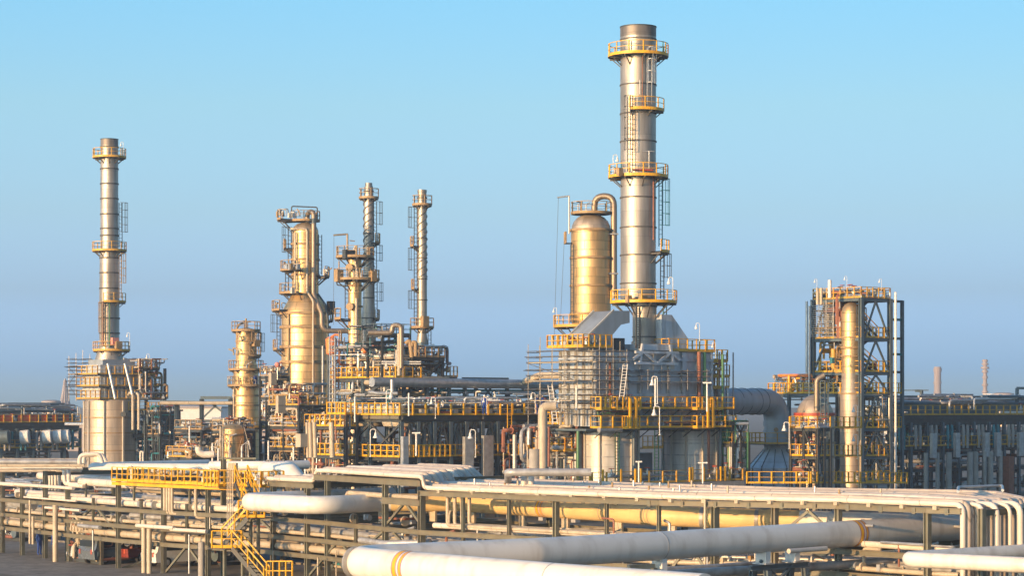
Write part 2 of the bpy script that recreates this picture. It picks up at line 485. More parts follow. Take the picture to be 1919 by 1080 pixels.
# ---------------------------------------------------------------- vertical vessels and stacks
class Vessel:
    def __init__(s, name, label, cat, px, D, base_py, group=None, ground=True):
        s.px, s.D, s.k = px, D, D / F
        c = P(px, base_py, D)
        s.x, s.y = c.x, c.y
        s.ground = ground
        s.o = thing(name, label, cat, (c.x, c.y, 0.0 if ground else c.z), group)
        s.prof = []
    def z(s, py): return zat(py, s.D)
    def shell(s, prof, mat, name='shell', n=48, dx=0.0, label=None, cap=True):
        pr = [(s.z(py), r * s.k) for py, r in prof]
        if not s.prof:
            s.prof = [(py, r) for py, r in prof]
            if s.ground and pr[0][0] > 0.3:
                k = MB()
                k.lathe(s.x, s.y, [(-.05, pr[0][1] * .97), (pr[0][0] - .01, pr[0][1] * .97)], 32)
                k.build('skirt', 'grey_cladding', s.o)
        if cap: pr = [(pr[0][0], 0.001)] + pr + [(pr[-1][0], 0.001)] if pr[-1][1] > 0.2 or True else pr
        m = MB()
        m.lathe(s.x + dx * s.k, s.y, pr, n)
        o = m.build(name, mat, s.o)
        if label: o['label'] = label
        return o
    def hollow_top(s, py, r, depth, mat='dark_steel'):
        m = MB()
        z = s.z(py)
        m.lathe(s.x, s.y, [(z + .02, r * s.k + .04), (z + 0.10, r * s.k + .04), (z + 0.10, r * s.k - .14), (z - depth, r * s.k - .14)], 40)
        return m.build('rim', mat, s.o)
    def rings(s, pys, r, mat='grating', h=0.12, t=0.07, dx=0.0):
        for i, py in enumerate(pys):
            rr = r[i] if isinstance(r, (list, tuple)) else r
            m = MB()
            z = s.z(py)
            k = rr * s.k
            m.lathe(s.x + dx * s.k, s.y, [(z - h / 2, k - .05), (z - h / 2, k + t), (z + h / 2, k + t), (z + h / 2, k - .05)], 48, uv=False)
            m.build('stiffener_ring', mat, s.o)
    def rad(s, py):
        pr = s.prof
        for (a, ra), (b, rb) in zip(pr[:-1], pr[1:]):
            if min(a, b) <= py <= max(a, b) and a != b: return (ra + (rb - ra) * (py - a) / (b - a)) * s.k
        return pr[-1][1] * s.k
    def plat(s, py, rpx, a0=0, a1=360, mat='yellow_paint', rail_h=1.1, dx=0.0, rin=None, brackets=True, step=1.3, deck='grating', edge=None):
        k = s.k
        cx, cy, z = s.x + dx * k, s.y, s.z(py)
        ro = rpx * k
        ri = (rin * k) if rin else s.rad(py) + 0.02
        m = MB()
        full = a1 - a0 >= 359
        n = max(6, int((a1 - a0) / 9))
        prof = [(z - .10, ri), (z - .10, ro), (z, ro), (z, ri)]
        m.lathe(cx, cy, prof + [prof[0]], n, a0, a1, uv=False)
        if brackets:
            nb = max(2, int((a1 - a0) / 40))
            for i in range(nb + (0 if full else 1)):
                th = R(a0 + (a1 - a0) * i / nb)
                d = Vector((math.cos(th), math.sin(th), 0))
                c = Vector((cx, cy, z))
                m.beam(c + d * (ri - .05) - Z * (ro - ri) * 0.9, c + d * (ro - .15) - Z * .12, .09)
                m.beam(c + d * (ri - .05) - Z * .2, c + d * (ro - .03) - Z * .2, .1, .18)
        dk = m.build('platform', deck, s.o)
        m = MB()
        m.lathe(cx, cy, [(z - .12, ro - .02), (z - .12, ro + .05), (z + .15, ro + .05), (z + .15, ro - .02)], n, a0, a1, uv=False)
        pts = [Vector((cx + ro * math.cos(R(a0 + (a1 - a0) * i / n)), cy + ro * math.sin(R(a0 + (a1 - a0) * i / n)), z)) for i in range(n + 1)]
        npost = max(3, int(R(a1 - a0) * ro / step))
        for i in range(npost + 1):
            th = R(a0 + (a1 - a0) * i / npost)
            p = Vector((cx + ro * math.cos(th), cy + ro * math.sin(th), z))
            m.beam(p, p + Z * rail_h, .085)
        for hh, tt in ((rail_h, .06), (rail_h * .55, .045)):
            for a, b in zip(pts[:-1], pts[1:]): m.beam(a + Z * hh, b + Z * hh, tt)
        m.build('railing', mat, dk)
        return dk
    def ladder(s, px, py0, py1, cage=True, front=True, mat='dark_steel', w=0.5, off=0.35):
        k = s.k
        z0, z1 = s.z(py1), s.z(py0)
        dx = (px - s.px) * k
        r = s.rad((py0 + py1) / 2)
        if abs(dx) < r: th = -math.acos(dx / r)
        else: th = 0 if dx > 0 else math.pi
        d = Vector((math.cos(th), math.sin(th), 0))
        c = Vector((s.x, s.y, 0)) + d * (max(r, abs(dx)) + (off if abs(dx) < r else 0))
        # the ladder faces outwards; tangent direction
        t = Vector((-d.y, d.x, 0))
        if abs(dx) >= r: t = (t + d * 0.9).normalized()
        m = MB()
        for q in (-1, 1): m.beam(c + t * q * w / 2 + Z * z0, c + t * q * w / 2 + Z * z1, .07)
        nr = int((z1 - z0) / 0.45)
        for i in range(nr):
            zz = z0 + (i + .5) * (z1 - z0) / nr
            m.beam(c - t * w / 2 + Z * zz, c + t * w / 2 + Z * zz, .045)
        ld = m.build('ladder', mat, s.o)
        if cage and z1 - z0 > 3:
            m = MB()
            zb = z0 + 2.0
            rc = 0.42
            cc = c + d * 0.3
            N = 7
            arc = [cc + t * rc * math.cos(R(a)) + d * (rc * math.sin(R(a)) + .08) for a in [-20 + i * 220 / N for i in range(N + 1)]]
            nh = max(2, int((z1 - zb) / 0.95))
            for i in range(nh + 1):
                zz = zb + (z1 - zb) * i / nh
                for a, b in zip(arc[:-1], arc[1:]): m.beam(a + Z * zz, b + Z * zz, .05)
            for i in (0, 2, 4, 6): m.beam(arc[i] + Z * zb, arc[i] + Z * z1, .045)
            m.build('safety_cage', mat, ld)
        return ld
    def pipe(s, pts, rpx, mat='galvanised', name='pipe', n=10, rad=None, label=None):
        """pts: (px, py, metres in front of the axis)"""
        w = [Vector((s.x + (a - s.px) * s.k, s.y - dy, s.z(b))) for a, b, dy in pts]
        m = MB()
        m.tube(bend(w, rad or rpx * s.k * 3), rpx * s.k, n)
        o = m.build(name, mat, s.o)
        if label: o['label'] = label
        return o
# ================================================================ steel frames with decks and pipework
class Frame:
    def __init__(s, name, label, cat, cpx, D, lpx, rpx, base_z=0.0, mat='dark_steel', group=None):
        s.C = Vector(((cpx - CX) * D / F, D, 0))
        s.D = D
        s.La = abs(along(s.C, -U, lpx)) if lpx is not None else 0
        s.Lb = abs(along(s.C, V, rpx)) if rpx is not None else 0
        s.mat = mat
        s.bz = base_z
        s.o = thing(name, label, cat, (s.C.x, s.C.y, base_z), group)
    def pt(s, a, b, z): return s.C - U * a + V * b + Z * z
    def z(s, py): return zat(py, s.D)
    def b_at(s, px, a=0.0):
        return along(s.C - U * a, V, px)
    def a_at(s, px, b=0.0):
        return along(s.C + V * b, -U, px)
    def cols(s, aa, bb, z0, z1, w=0.3, mat=None, name='column'):
        for a in aa:
            for b in bb:
                m = MB()
                m.ibeam(s.pt(a, b, z0), s.pt(a, b, z1), w, w, 0.06)
                m.build(name, mat or s.mat, s.o)
    def level(s, z, aa, bb, h=0.35, w=0.2, deck=True, mat=None, dmat='grating', over=0.0):
        """perimeter and cross beams for grid lines aa x bb, then the floor on top"""
        m = MB()
        for a in aa: m.ibeam(s.pt(a, bb[0] - over, z - h / 2 - .004), s.pt(a, bb[-1] + over, z - h / 2 - .004), w, h, 0.04)
        m.build('floor_beam', mat or s.mat, s.o)
        m = MB()
        for b in bb: m.ibeam(s.pt(aa[0] - over, b, z - h / 2 - .012), s.pt(aa[-1] + over, b, z - h / 2 - .012), w * 0.93, h * 0.94, 0.04)
        m.build('cross_beam', mat or s.mat, s.o)
        if deck:
            m = MB()
            m.quadbox(s.pt((aa[0] + aa[-1]) / 2, (bb[0] + bb[-1]) / 2, z + .025), U * (aa[-1] - aa[0]) / 2, V * ((bb[-1] - bb[0]) / 2 + over), Z * .02)
            return m.build('floor', dmat, s.o)
    def rail(s, pts, mat='yellow_paint', h=1.1, step=1.3, post=0.085, t=0.06, par=None, name='railing'):
        m = MB()
        m.rail([s.pt(*p) for p in pts], h, step, t, post=post)
        return m.build(name, mat, par or s.o)
    def rails4(s, z, a0, a1, b0, b1, mat='yellow_paint', sides='abcd', **k):
        """a: near-left face... each side is its own railing"""
        e = {'a': [(a0, b0, z), (a1, b0, z)], 'b': [(a0, b0, z), (a0, b1, z)], 'c': [(a0, b1, z), (a1, b1, z)], 'd': [(a1, b0, z), (a1, b1, z)]}
        for c in sides: s.rail(e[c], mat, **k)
    def braces(s, segs, w=0.16, mat=None):
        for p, q in segs:
            m = MB()
            m.beam(s.pt(*p), s.pt(*q), w)
            m.build('brace', mat or s.mat, s.o)
    def fill(s, a0, a1, b0, b1, z0, z1, n, seed, mats=('galvanised', 'pipe_grey', 'cream_pipe', 'rust_red'), rr=(.05, .07, .1, .16), vert=0.45, valves=0, name='pipe'):
        rg = random.Random(seed)
        for i in range(n):
            p = [rg.uniform(a0, a1), rg.uniform(b0, b1), rg.uniform(z0, z1)]
            pts = [tuple(p)]
            ax = 2 if rg.random() < vert else rg.choice((0, 1))
            lim = ((a0, a1), (b0, b1), (z0, z1))
            for j in range(rg.choice((1, 2, 3, 3, 4))):
                lo, hi = lim[ax]
                d = rg.uniform(.3, .9) * (hi - lo) * rg.choice((-1, 1))
                if abs(d) > 7: d = 7 if d > 0 else -7
                p[ax] = min(hi, max(lo, p[ax] + d))
                pts.append(tuple(p))
                ax = rg.choice([q for q in (0, 1, 2) if q != ax])
            w = [s.pt(*q) for q in pts]
            w2 = [w[0]]
            for q in w[1:]:
                if (q - w2[-1]).length > .25: w2.append(q)
            if len(w2) < 2: continue
            r = rg.choice(rr)
            m = MB()
            m.tube(bend(w2, r * 3, 3), r, 8)
            if rg.random() < .5:
                q = w2[0].lerp(w2[1], .5)
                d = (w2[1] - w2[0]).normalized()
                m.tube([q - d * .05, q + d * .05], r * 1.8, 8)
            m.build(name, rg.choice(mats), s.o)
        if valves:
            vm = valve_mesh()
            for i in range(valves):
                o = bpy.data.objects.new('valve', vm[0])
                sc.collection.objects.link(o)
                o.parent = s.o
                q = s.pt(rg.uniform(a0, a1), rg.uniform(b0, b1), rg.uniform(z0, min(z1, z0 + 1.2)))
                o.location = q - Vector(s.o.location)
                o.rotation_euler = (0, 0, rg.uniform(0, 3))
                h = bpy.data.objects.new('handwheel', vm[1])
                sc.collection.objects.link(h)
                h.parent = o
    def stairs(s, p, q, w=0.8, mat='dark_steel', rmat='yellow_paint'):
        st = stair_meshes(s.pt(*p), s.pt(*q), w, mat, rmat, s.o)
_VM = []
def valve_mesh():
    if not _VM:
        m = MB()
        m.tube([Vector((-.35, 0, 0)), Vector((.35, 0, 0))], .11, 8)
        m.tube([Vector((-.38, 0, 0)), Vector((-.32, 0, 0))], .2, 8)
        m.tube([Vector((.38, 0, 0)), Vector((.32, 0, 0))], .2, 8)
        m.tube([Vector((0, 0, -.15)), Vector((0, 0, .2)), Vector((0, 0, .6))], [.17, .13, .04], 8)
        a = bpy.data.meshes.new('valve')
        a.from_pydata([tuple(v) for v in m.v], [], m.f)
        a.materials.append(MATS['galvanised'])
        n = MB()
        n.tube([Vector((.24 * math.cos(R(t)), .24 * math.sin(R(t)), .6)) for t in range(0, 361, 45)], .035, 5, cap=False)
        n.tube([Vector((-.24, 0, .6)), Vector((.24, 0, .6))], .02, 5)
        b = bpy.data.meshes.new('handwheel')
        b.from_pydata([tuple(v) for v in n.v], [], n.f)
        b.materials.append(MATS['red_paint'])
        _VM.extend((a, b))
    return _VM
def stair_meshes(p, q, w, mat, rmat, parent, treads=True):
    d = q - p
    hd = Vector((d.x, d.y, 0)).normalized()
    sd = hd.cross(Z)
    m = MB()
    for e in (-1, 1): m.beam(p + sd * e * w / 2, q + sd * e * w / 2, .07, .26)
    n = max(3, int(abs(d.z) / .22))
    for i in range(1, n): m.quadbox(p.lerp(q, i / n), sd * (w / 2 - .04), hd * .13, Z * .02)
    fl = m.build('stair_flight', mat, parent)
    m = MB()
    for e in (-1, 1):
        a, b = p + sd * e * w / 2, q + sd * e * w / 2
        m.beam(a + Z * 1.05, b + Z * 1.05, .07)
        m.beam(a + Z * .6, b + Z * .6, .05)
        k = max(2, int(d.length / 1.3))
        for i in range(k + 1):
            c = a.lerp(b, i / k)
            m.beam(c, c + Z * 1.05, .07)
    m.build('handrail', rmat, fl)
    return fl

# ================================================================ the tall flue stack
D0 = 212.0
v = Vessel('flue_stack', 'tallest steel flue stack with four round yellow-railed platforms, standing on the big heater', 'chimney', 1196, D0, 640, ground=False)
v.shell([(560, 33.5), (532, 33), (340, 33.2), (160, 33.6), (70, 33.8)], 'stack_steel', cap=False)
v.shell([(70, 33.8), (52, 33.8)], 'sooty_steel', 'sooty_crown', cap=False)
v.prof = [(560, 33.5), (340, 33.2), (52, 33.8)]
v.hollow_top(52, 33.8, 8)
v.rings([75, 160, 214, 266, 371, 427, 479, 532], 33.4)
v.shell([(645, 25), (641, 25), (640, 22.5), (560, 22.5)], 'stack_steel', 'lower_shell', dx=12)
v.rings([632, 575], 22.5, dx=12)
v.plat(105, 56)
v.plat(208, 48, -112, -8)
v.plat(332, 55.5)
v.plat(473, 58, -46, 6)
v.plat(567, 62, dx=10, rin=30)
v.ladder(1212, 95, 200, mat='galvanised')
v.ladder(1182, 185, 325)
v.ladder(1238, 335, 462, mat='teal_paint')
v.ladder(1241, 476, 560, mat='dark_steel')
v.ladder(1246, 570, 640, mat='green_paint', cage=False)
v.pipe([(1222, 336, 1.5), (1223, 346, 1.35), (1223, 452, 1.35)], 1.6, 'rust_red')
v.pipe([(1202, 110, 1.9), (1202, 205, 1.9)], 0.8, 'rust_red')
v.pipe([(1184, 322, 1.95), (1222, 322, 1.5)], 1.6, 'red_paint')
v.pipe([(1214, 320, 2.0), (1214, 287, 2.0)], 0.9, 'galvanised', 'antenna_mast')
v.pipe([(1202, 288, 2.0), (1224, 288, 2.0)], 0.7, 'galvanised', 'antenna_bar')
v.pipe([(1197, 182, 2.0), (1197, 155, 2.0)], 0.8, 'galvanised', 'antenna_mast')
for px, py in ((1181, 84), (1241, 80), (1162, 312)):
    v.pipe([(px, py + 20, 2.4 if px < 1200 else 1.0), (px, py, 2.4 if px < 1200 else 1.0)], 1.1, 'teal_paint', 'instrument_post')
def junction(o, px, py, D, w, h, dep, mat, name='junction_box'):
    m = MB()
    c = P(px, py, D)
    m.box(c, w, dep, h)
    return m.build(name, mat, o)
for px, py, w in ((1161, 322, .5), (1205, 561, .8), (1178, 561, .5)):
    junction(v.o, px, py, D0 - 2.6, w, .7, .4, 'rail_brown')
tall_stack = v

# gold clad vessel behind the tall stack
v = Vessel('process_vessel', 'fat gold-clad dome-topped vessel directly left of the tallest stack', 'vessel', 1107.5, 226, 700)
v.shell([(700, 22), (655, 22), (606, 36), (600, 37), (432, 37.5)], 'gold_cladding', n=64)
v.shell([(432, 37), (424, 36), (415, 32), (408, 25), (403, 14), (401, 2)], 'grey_cladding', 'dome')
v.rings([432, 484, 536, 589], 37.6, 'rail_brown', .22, .14)
v.plat(400, 37, mat='rail_brown', rin=6, brackets=False)
v.plat(612, 50, 100, 330, mat='dull_yellow', dx=-20, rin=28)
v.pipe([(1114, 408, 0), (1114, 368, 0), (1150, 368, 0.4), (1150, 560, 0.6)], 6, 'grey_cladding', 'overhead_pipe', 16, rad=1.0)
v.pipe([(1066, 440, 1.0), (1066, 369, 1.0)], 1.6, 'galvanised', 'davit_post')
v.pipe([(1067, 369, 1.0), (1044, 372, 1.0)], 1.5, 'galvanised', 'davit_arm')
v.pipe([(1046, 373, 1.0), (1038, 640, 1.0)], 0.35, 'dark_steel', 'hoist_cable', 6)
v.pipe([(1057, 452, 1.0), (1050, 600, 1.0)], 0.35, 'dark_steel', 'hoist_cable', 6)
v.plat(456, 50, 175, 200, mat='rail_brown', brackets=False)
for py in (440, 514): v.pipe([(1137, py, .9), (1158, py, .9)], 1.6, 'galvanised', 'pipe_bracket')
for px in (1083, 1098): v.pipe([(px, 398, 0.6), (px, 384, .6), (px + 8, 380, .6)], 1.0, 'galvanised', 'nozzle')
v.pipe([(1080, 378, 0), (1092, 380, 0)], 1.2, 'dark_steel', 'crane_beam')
v.ladder(1077, 460, 606, cage=False)

# left stack
v = Vessel('flue_stack', 'slender steel flue stack at the far left, standing on its own heater', 'chimney', 205, 290, 690, ground=False)
v.shell([(690, 26), (672, 26), (645, 18.6), (560, 18.5), (470, 17.6), (466, 16.6), (274, 16.4)], 'stack_steel', cap=False)
v.shell([(274, 16.4), (262, 16.4)], 'sooty_steel', 'sooty_crown', cap=False)
v.prof = [(690, 26), (672, 26), (645, 18.6), (560, 18.5), (470, 17.6), (466, 16.6), (262, 16.4)]
v.hollow_top(262, 16.4, 6)
v.rings([276, 317, 345, 373, 402, 429, 442, 484, 512, 541, 568, 597, 625], [16.5] * 7 + [17.8, 18, 18.2, 18.6, 18.7, 18.7], h=.18)
v.plat(295, 30.5, mat='dull_yellow')
v.plat(470, 31.5, mat='dull_yellow')
v.plat(566, 30, -100, 10, mat='dull_yellow')
v.plat(657, 34, mat='dull_yellow', dx=4, rin=18)
v.ladder(226, 380, 464)
v.ladder(222, 476, 560, mat='rail_brown')
v.ladder(199, 568, 652, mat='rail_brown')
v.pipe([(209, 566, 1.5), (209, 652, 1.5)], 1.3, 'green_paint')
v.pipe([(197, 566, 1.5), (197, 650, 1.5)], 1.6, 'rust_red')
for px, py in ((178, 281), (231, 278), (224, 640)): v.pipe([(px, py + 14, .5), (px, py, .5)], 1.2, 'dark_steel', 'instrument_post')
for px, py in ((215, 640), (222, 647)): junction(v.o, px, py, 288, .9, .9, .5, 'pink_ball' if px == 215 else 'rail_brown')

# broad fractionator, left of centre
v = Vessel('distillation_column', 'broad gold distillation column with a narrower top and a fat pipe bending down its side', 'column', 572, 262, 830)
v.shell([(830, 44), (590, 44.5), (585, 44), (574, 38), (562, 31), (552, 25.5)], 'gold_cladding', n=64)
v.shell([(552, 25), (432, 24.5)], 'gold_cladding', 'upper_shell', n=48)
v.shell([(432, 24.5), (426, 22), (420, 15), (417, 3)], 'grey_cladding', 'dome')
v.rings([588, 614, 651, 679, 724, 760], 45, 'rail_brown', .3, .2)
v.rings([458, 487, 516], 25, 'rail_brown', .25, .15)
v.prof = [(830, 44), (590, 44.5), (552, 25.5), (432, 24.5), (400, 20)]
v.plat(414, 27, mat='rail_brown', rin=4, brackets=False)
v.plat(412, 52, 150, 215, mat='rail_brown', brackets=True, rin=20)
v.plat(507, 46, 150, 262, mat='rail_brown')
v.plat(518, 45, -30, 30, mat='rail_brown')
v.plat(550, 48, 150, 262, mat='rail_brown')
v.plat(582, 62, 160, 225, mat='rail_brown')
v.plat(600, 52, -20, 20, mat='rail_brown')
v.plat(655, 60, 165, 215, mat='rail_brown')
v.plat(466, 40, 160, 200, mat='rail_brown')
v.ladder(543, 425, 505); v.ladder(538, 510, 548, cage=False); v.ladder(522, 590, 655)
v.ladder(600, 440, 515, cage=False)
v.pipe([(576, 424, .2), (576, 398, .2), (590, 398, 1.3), (590, 552, 1.7), (607, 590, 2.9), (607, 622, 2.9), (680, 622, 2.0)], 4.6, 'grey_cladding', 'overhead_pipe', 16, rad=1.0)
v.pipe([(548, 430, 1.0), (548, 431, 1.6), (578, 431, 1.6), (578, 548, 1.7), (591, 566, 2.8), (591, 790, 3.0)], 2.2, 'cream_pipe', 'pipe', 10)
v.pipe([(556, 438, 1.6), (556, 545, 1.65)], 2.0, 'cream_pipe')
v.pipe([(545, 590, 2.4), (545, 800, 2.5)], 1.6, 'rail_brown')
v.pipe([(609, 650, 3.0), (609, 800, 3.0)], 2.2, 'pipe_grey')
v.pipe([(597, 552, .6), (612, 572, 1.6), (616, 600, 1.6), (616, 780, 1.6)], 1.8, 'slate_steel')
v.pipe([(548, 410, 1), (548, 388, 1), (596, 390, 1), (596, 412, 1)], 1.2, 'dark_steel', 'davit_frame')
v.pipe([(521, 408, 1), (521, 398, 1)], 2.0, 'rail_brown', 'valve')
rg = random.Random(5)
for i in range(26):
    px, py = rg.choice(((540, 505), (552, 504), (565, 505), (535, 548), (604, 515), (612, 518), (532, 407), (545, 408), (560, 408), (525, 580)))
    px += rg.uniform(-7, 7)
    v.pipe([(px, py, rg.uniform(1.4, 2.4)), (px, py - rg.uniform(5, 14), rg.uniform(1.4, 2.4)), (px + rg.uniform(-9, 9), py - rg.uniform(6, 14), 2.0)], rg.uniform(.6, 1.6), rg.choice(('rail_brown', 'pipe_grey', 'cream_pipe', 'galvanised')))
for i in range(8):
    junction(v.o, rg.uniform(533, 560), rg.choice((500, 404, 545)), 259 - rg.random(), rg.uniform(.3, .5), rg.uniform(.4, .7), .3, rg.choice(('rail_brown', 'galvanised', 'cream_plate')))
for py in (560, 570): junction(v.o, 620, py + 12, 262, .8, .9, .6, 'dark_steel', 'manway')

# narrow gold column beside it
v = Vessel('distillation_column', 'slim gold column with two dark round decks, in front of the helical-ribbed stack', 'column', 665, 240, 775)
v.shell([(775, 17), (690, 17), (670, 17), (652, 13.2), (640, 12.8), (484, 12.6)], 'gold_cladding')
v.shell([(484, 12.6), (479, 10), (475, 3)], 'grey_cladding', 'dome')
v.rings([536, 575, 612, 668, 700], [12.9, 12.9, 12.9, 17.2, 17.2], 'rail_brown', .2, .1)
v.plat(482, 35, 0, 360, mat='rail_brown', rin=5)
v.plat(524, 38.5, 0, 360, mat='rail_brown')
v.plat(598, 38, 140, 230, mat='rail_brown')
v.plat(640, 30, 150, 215, mat='rail_brown')
v.pipe([(652, 480, .8), (652, 440, .8)], 1.9, 'grey_cladding', 'davit_post')
v.pipe([(653, 440, .8), (626, 442, .8)], 1.7, 'grey_cladding', 'davit_arm')
v.pipe([(656, 452, .8), (666, 453, .8)], 1.0, 'grey_cladding', 'davit_brace')
v.pipe([(627, 443, .8), (626, 610, .8)], 0.35, 'dark_steel', 'hoist_cable', 6)
v.pipe([(668, 520, .9), (668, 462, .9)], 3.2, 'cream_pipe', 'riser', 12)
v.pipe([(669, 560, .95), (669, 700, 1.2)], 3.0, 'cream_pipe', 'riser', 12)
v.pipe([(636, 490, .5), (636, 524, .5)], 1.2, 'rail_brown')
v.pipe([(632, 523, .5), (632, 535, .5), (652, 537, .5)], 1.2, 'dark_steel')
v.pipe([(629, 597, .5), (629, 580, .5), (634, 578, .5)], 1.4, 'rail_brown')
v.ladder(650, 530, 596, cage=False)
for py, x in ((502, 657), (575, 658), (648, 682)):
    m = MB()
    c = P(x, py, 240 - .9)
    m.tube([c, c + Vector((-.15, -.35, 0))], .42, 16)
    m.build('manhole', 'rail_brown', v.o)
junction(v.o, 635, 517, 238.5, .8, 1.3, .6, 'rail_brown'); junction(v.o, 699, 518, 239, .7, 1.1, .6, 'rail_brown')
junction(v.o, 653, 477, 238.5, 1.2, 1.0, .6, 'dark_steel')
for i in range(12):
    px = rg.uniform(634, 696); py = rg.choice((480, 522, 522))
    v.pipe([(px, py, 1.2), (px, py - rg.uniform(6, 18), 1.2)], rg.uniform(.5, 1.3), rg.choice(('rail_brown', 'galvanised', 'cream_pipe')))

# the two slim stacks with helical strakes
def slim(px, top, base, D, prof, label, strk, decks, lads):
    v = Vessel('slim_stack', label, 'chimney', px, D, base, 'slim steel stacks wound with helical ribs')
    v.shell(prof, 'stack_steel', n=32)
    m = MB()
    z0, z1 = v.z(strk[1]), v.z(strk[0])
    turns = strk[2]
    for q in range(3):
        pts = []
        N = int(turns * 28)
        for i in range(N + 1):
            t = i / N
            th = 2 * math.pi * (turns * t + q / 3)
            r = v.rad(strk[1] + (strk[0] - strk[1]) * t) + .03
            pts.append(Vector((v.x + r * math.cos(th), v.y + r * math.sin(th), z0 + (z1 - z0) * t)))
        m.tube(pts, .07, 5)
    m.build('helical_rib', 'stack_steel', v.o)
    v.rings([p for p in prof_rings(prof)], [v.rad(p) / v.k for p in prof_rings(prof)], h=.14)
    for d in decks: v.plat(*d[:2], *d[2:4], mat='rail_brown', rin=d[4] if len(d) > 4 else None)
    for l in lads: v.ladder(*l)
    return v
def prof_rings(prof):
    top, bot = prof[-1][0], prof[0][0]
    return [top + (bot - top) * f for f in (.05, .3, .42, .55, .68, .8)]
v = slim(691, 342, 660, 270, [(660, 12), (632, 14), (600, 13.5), (560, 10.5), (480, 9.6), (374, 9), (352, 8.6), (348, 7), (343, 6.6)],
     'slim helically ribbed stack rising behind the slim gold column', (376, 500, 3.0),
     [(371, 18, 0, 360), (455, 21, -50, 40), (598, 20, -50, 40)], [(703, 378, 452), (704, 530, 596), (703, 460, 520)])
v.plat(524, 20, -60, 60, mat='rail_brown')
v = slim(791, 356, 660, 268, [(660, 12), (645, 11.5), (625, 8.5), (600, 9.3), (520, 9), (380, 8.6), (363, 8.2), (360, 8.8), (356, 8.8)],
     'slim helically ribbed stack standing alone against the sky right of the pair of columns', (392, 520, 3.0),
     [(384, 18, 0, 360), (461, 22, 150, 225), (541, 20, 150, 225), (614, 21.5, 0, 360)], [(779, 388, 458), (779, 465, 538), (779, 545, 610), (805, 618, 655)])
junction(v.o, 796, 603, 266, .9, 1.3, .6, 'rail_brown')

# short column at left centre
v = Vessel('distillation_column', 'short gold-brown column with five decks between the left heater and the broad column', 'column', 461, 274, 860)
v.shell([(860, 24), (705, 23.5), (692, 22.5), (678, 18.5), (622, 17.5)], 'gold_cladding')
v.shell([(622, 17.5), (617, 14), (614, 3)], 'grey_cladding', 'dome')
v.rings([640, 664, 742, 760], [18, 18, 24, 24], 'rail_brown', .22, .12)
v.plat(620, 26.5, 0, 360, mat='rail_brown', rin=4)
v.plat(667, 28, -70, 20, mat='rail_brown')
v.plat(693, 32, 0, 360, mat='rail_brown')
v.plat(723, 34, 0, 360, mat='rail_brown')
v.plat(640, 28, -60, 10, mat='rail_brown')
v.plat(800, 38, 0, 360, mat='dull_yellow')
v.pipe([(445, 700, .5), (445, 616, .5), (449, 608, .5), (456, 606, 0)], 2.0, 'rail_brown')
v.pipe([(461, 616, 0), (461, 597, 0)], 1.8, 'rail_brown', 'vent')
v.pipe([(455, 602, 0), (470, 603, 0)], 1.0, 'dark_steel', 'crane_beam')
v.ladder(482, 625, 690)
v.pipe([(440, 730, 1), (440, 800, 1)], 2, 'cream_pipe')
for i in range(30):
    px = rg.uniform(430, 495); py = rg.choice((640, 666, 692, 722, 722, 800, 800))
    if abs(px - 461) > 26 and py < 690 and px < 461: continue
    v.pipe([(px, py, rg.uniform(1.2, 2)), (px, py - rg.uniform(5, 15), 1.6), (px + rg.uniform(-10, 10), py - rg.uniform(6, 14), 1.6)], rg.uniform(.6, 1.8), rg.choice(('rail_brown', 'pipe_grey', 'cream_pipe', 'galvanised')))
junction(v.o, 480, 644, 273, .9, .8, .6, 'rail_brown'); junction(v.o, 478, 712, 273, .4, 1.0, .4, 'blue_cloth')

# squat column below it
v = Vessel('process_vessel', 'squat cream vessel at the foot of the short gold-brown column', 'vessel', 436, 245, 880)
v.shell([(880, 22), (805, 22), (798, 16), (795, 3)], 'gold_cladding')
v.rings([815, 848], 22.3, 'rail_brown', .2, .12)
v.pipe([(416, 880, 1.2), (416, 800, 1.2)], 2, 'cream_pipe')
for i in range(14):
    px = rg.uniform(405, 470)
    v.pipe([(px, 860, rg.uniform(1.4, 2)), (px, 860 - rg.uniform(8, 60), 1.6), (px + rg.uniform(-14, 14), 860 - rg.uniform(10, 60), 1.6)], rg.uniform(.6, 1.5), rg.choice(('rail_brown', 'pipe_grey', 'cream_pipe')))
# ================================================================ the big heater under the tall stack
hx = Frame('fired_heater', 'big blue-grey fired heater block with walkways round it, under the tallest stack', 'furnace', 1113, 204, 1050, 1332, zat(905, 204))
ho = hx.o
La, Lb = hx.La, hx.Lb
zz = hx.z
def slab(nm, mat, a0, a1, b0, b1, z0, z1, fr=hx, bev=None):
    m = MB()
    m.quadbox(fr.pt((a0 + a1) / 2, (b0 + b1) / 2, (z0 + z1) / 2), U * (a1 - a0) / 2, V * (b1 - b0) / 2, Z * (z1 - z0) / 2)
    return m.build(nm, mat, fr.o)
slab('convection_box', 'plate_grey', 0, La, 0, Lb, zz(768), zz(657))
slab('lower_box', 'plate_grey', .3, La - .2, .35, Lb - .3, zz(800), zz(768) - .01)
slab('roof_plate', 'slate_steel', -.15, La + .1, -.15, Lb + .15, zz(657) + .01, zz(655))
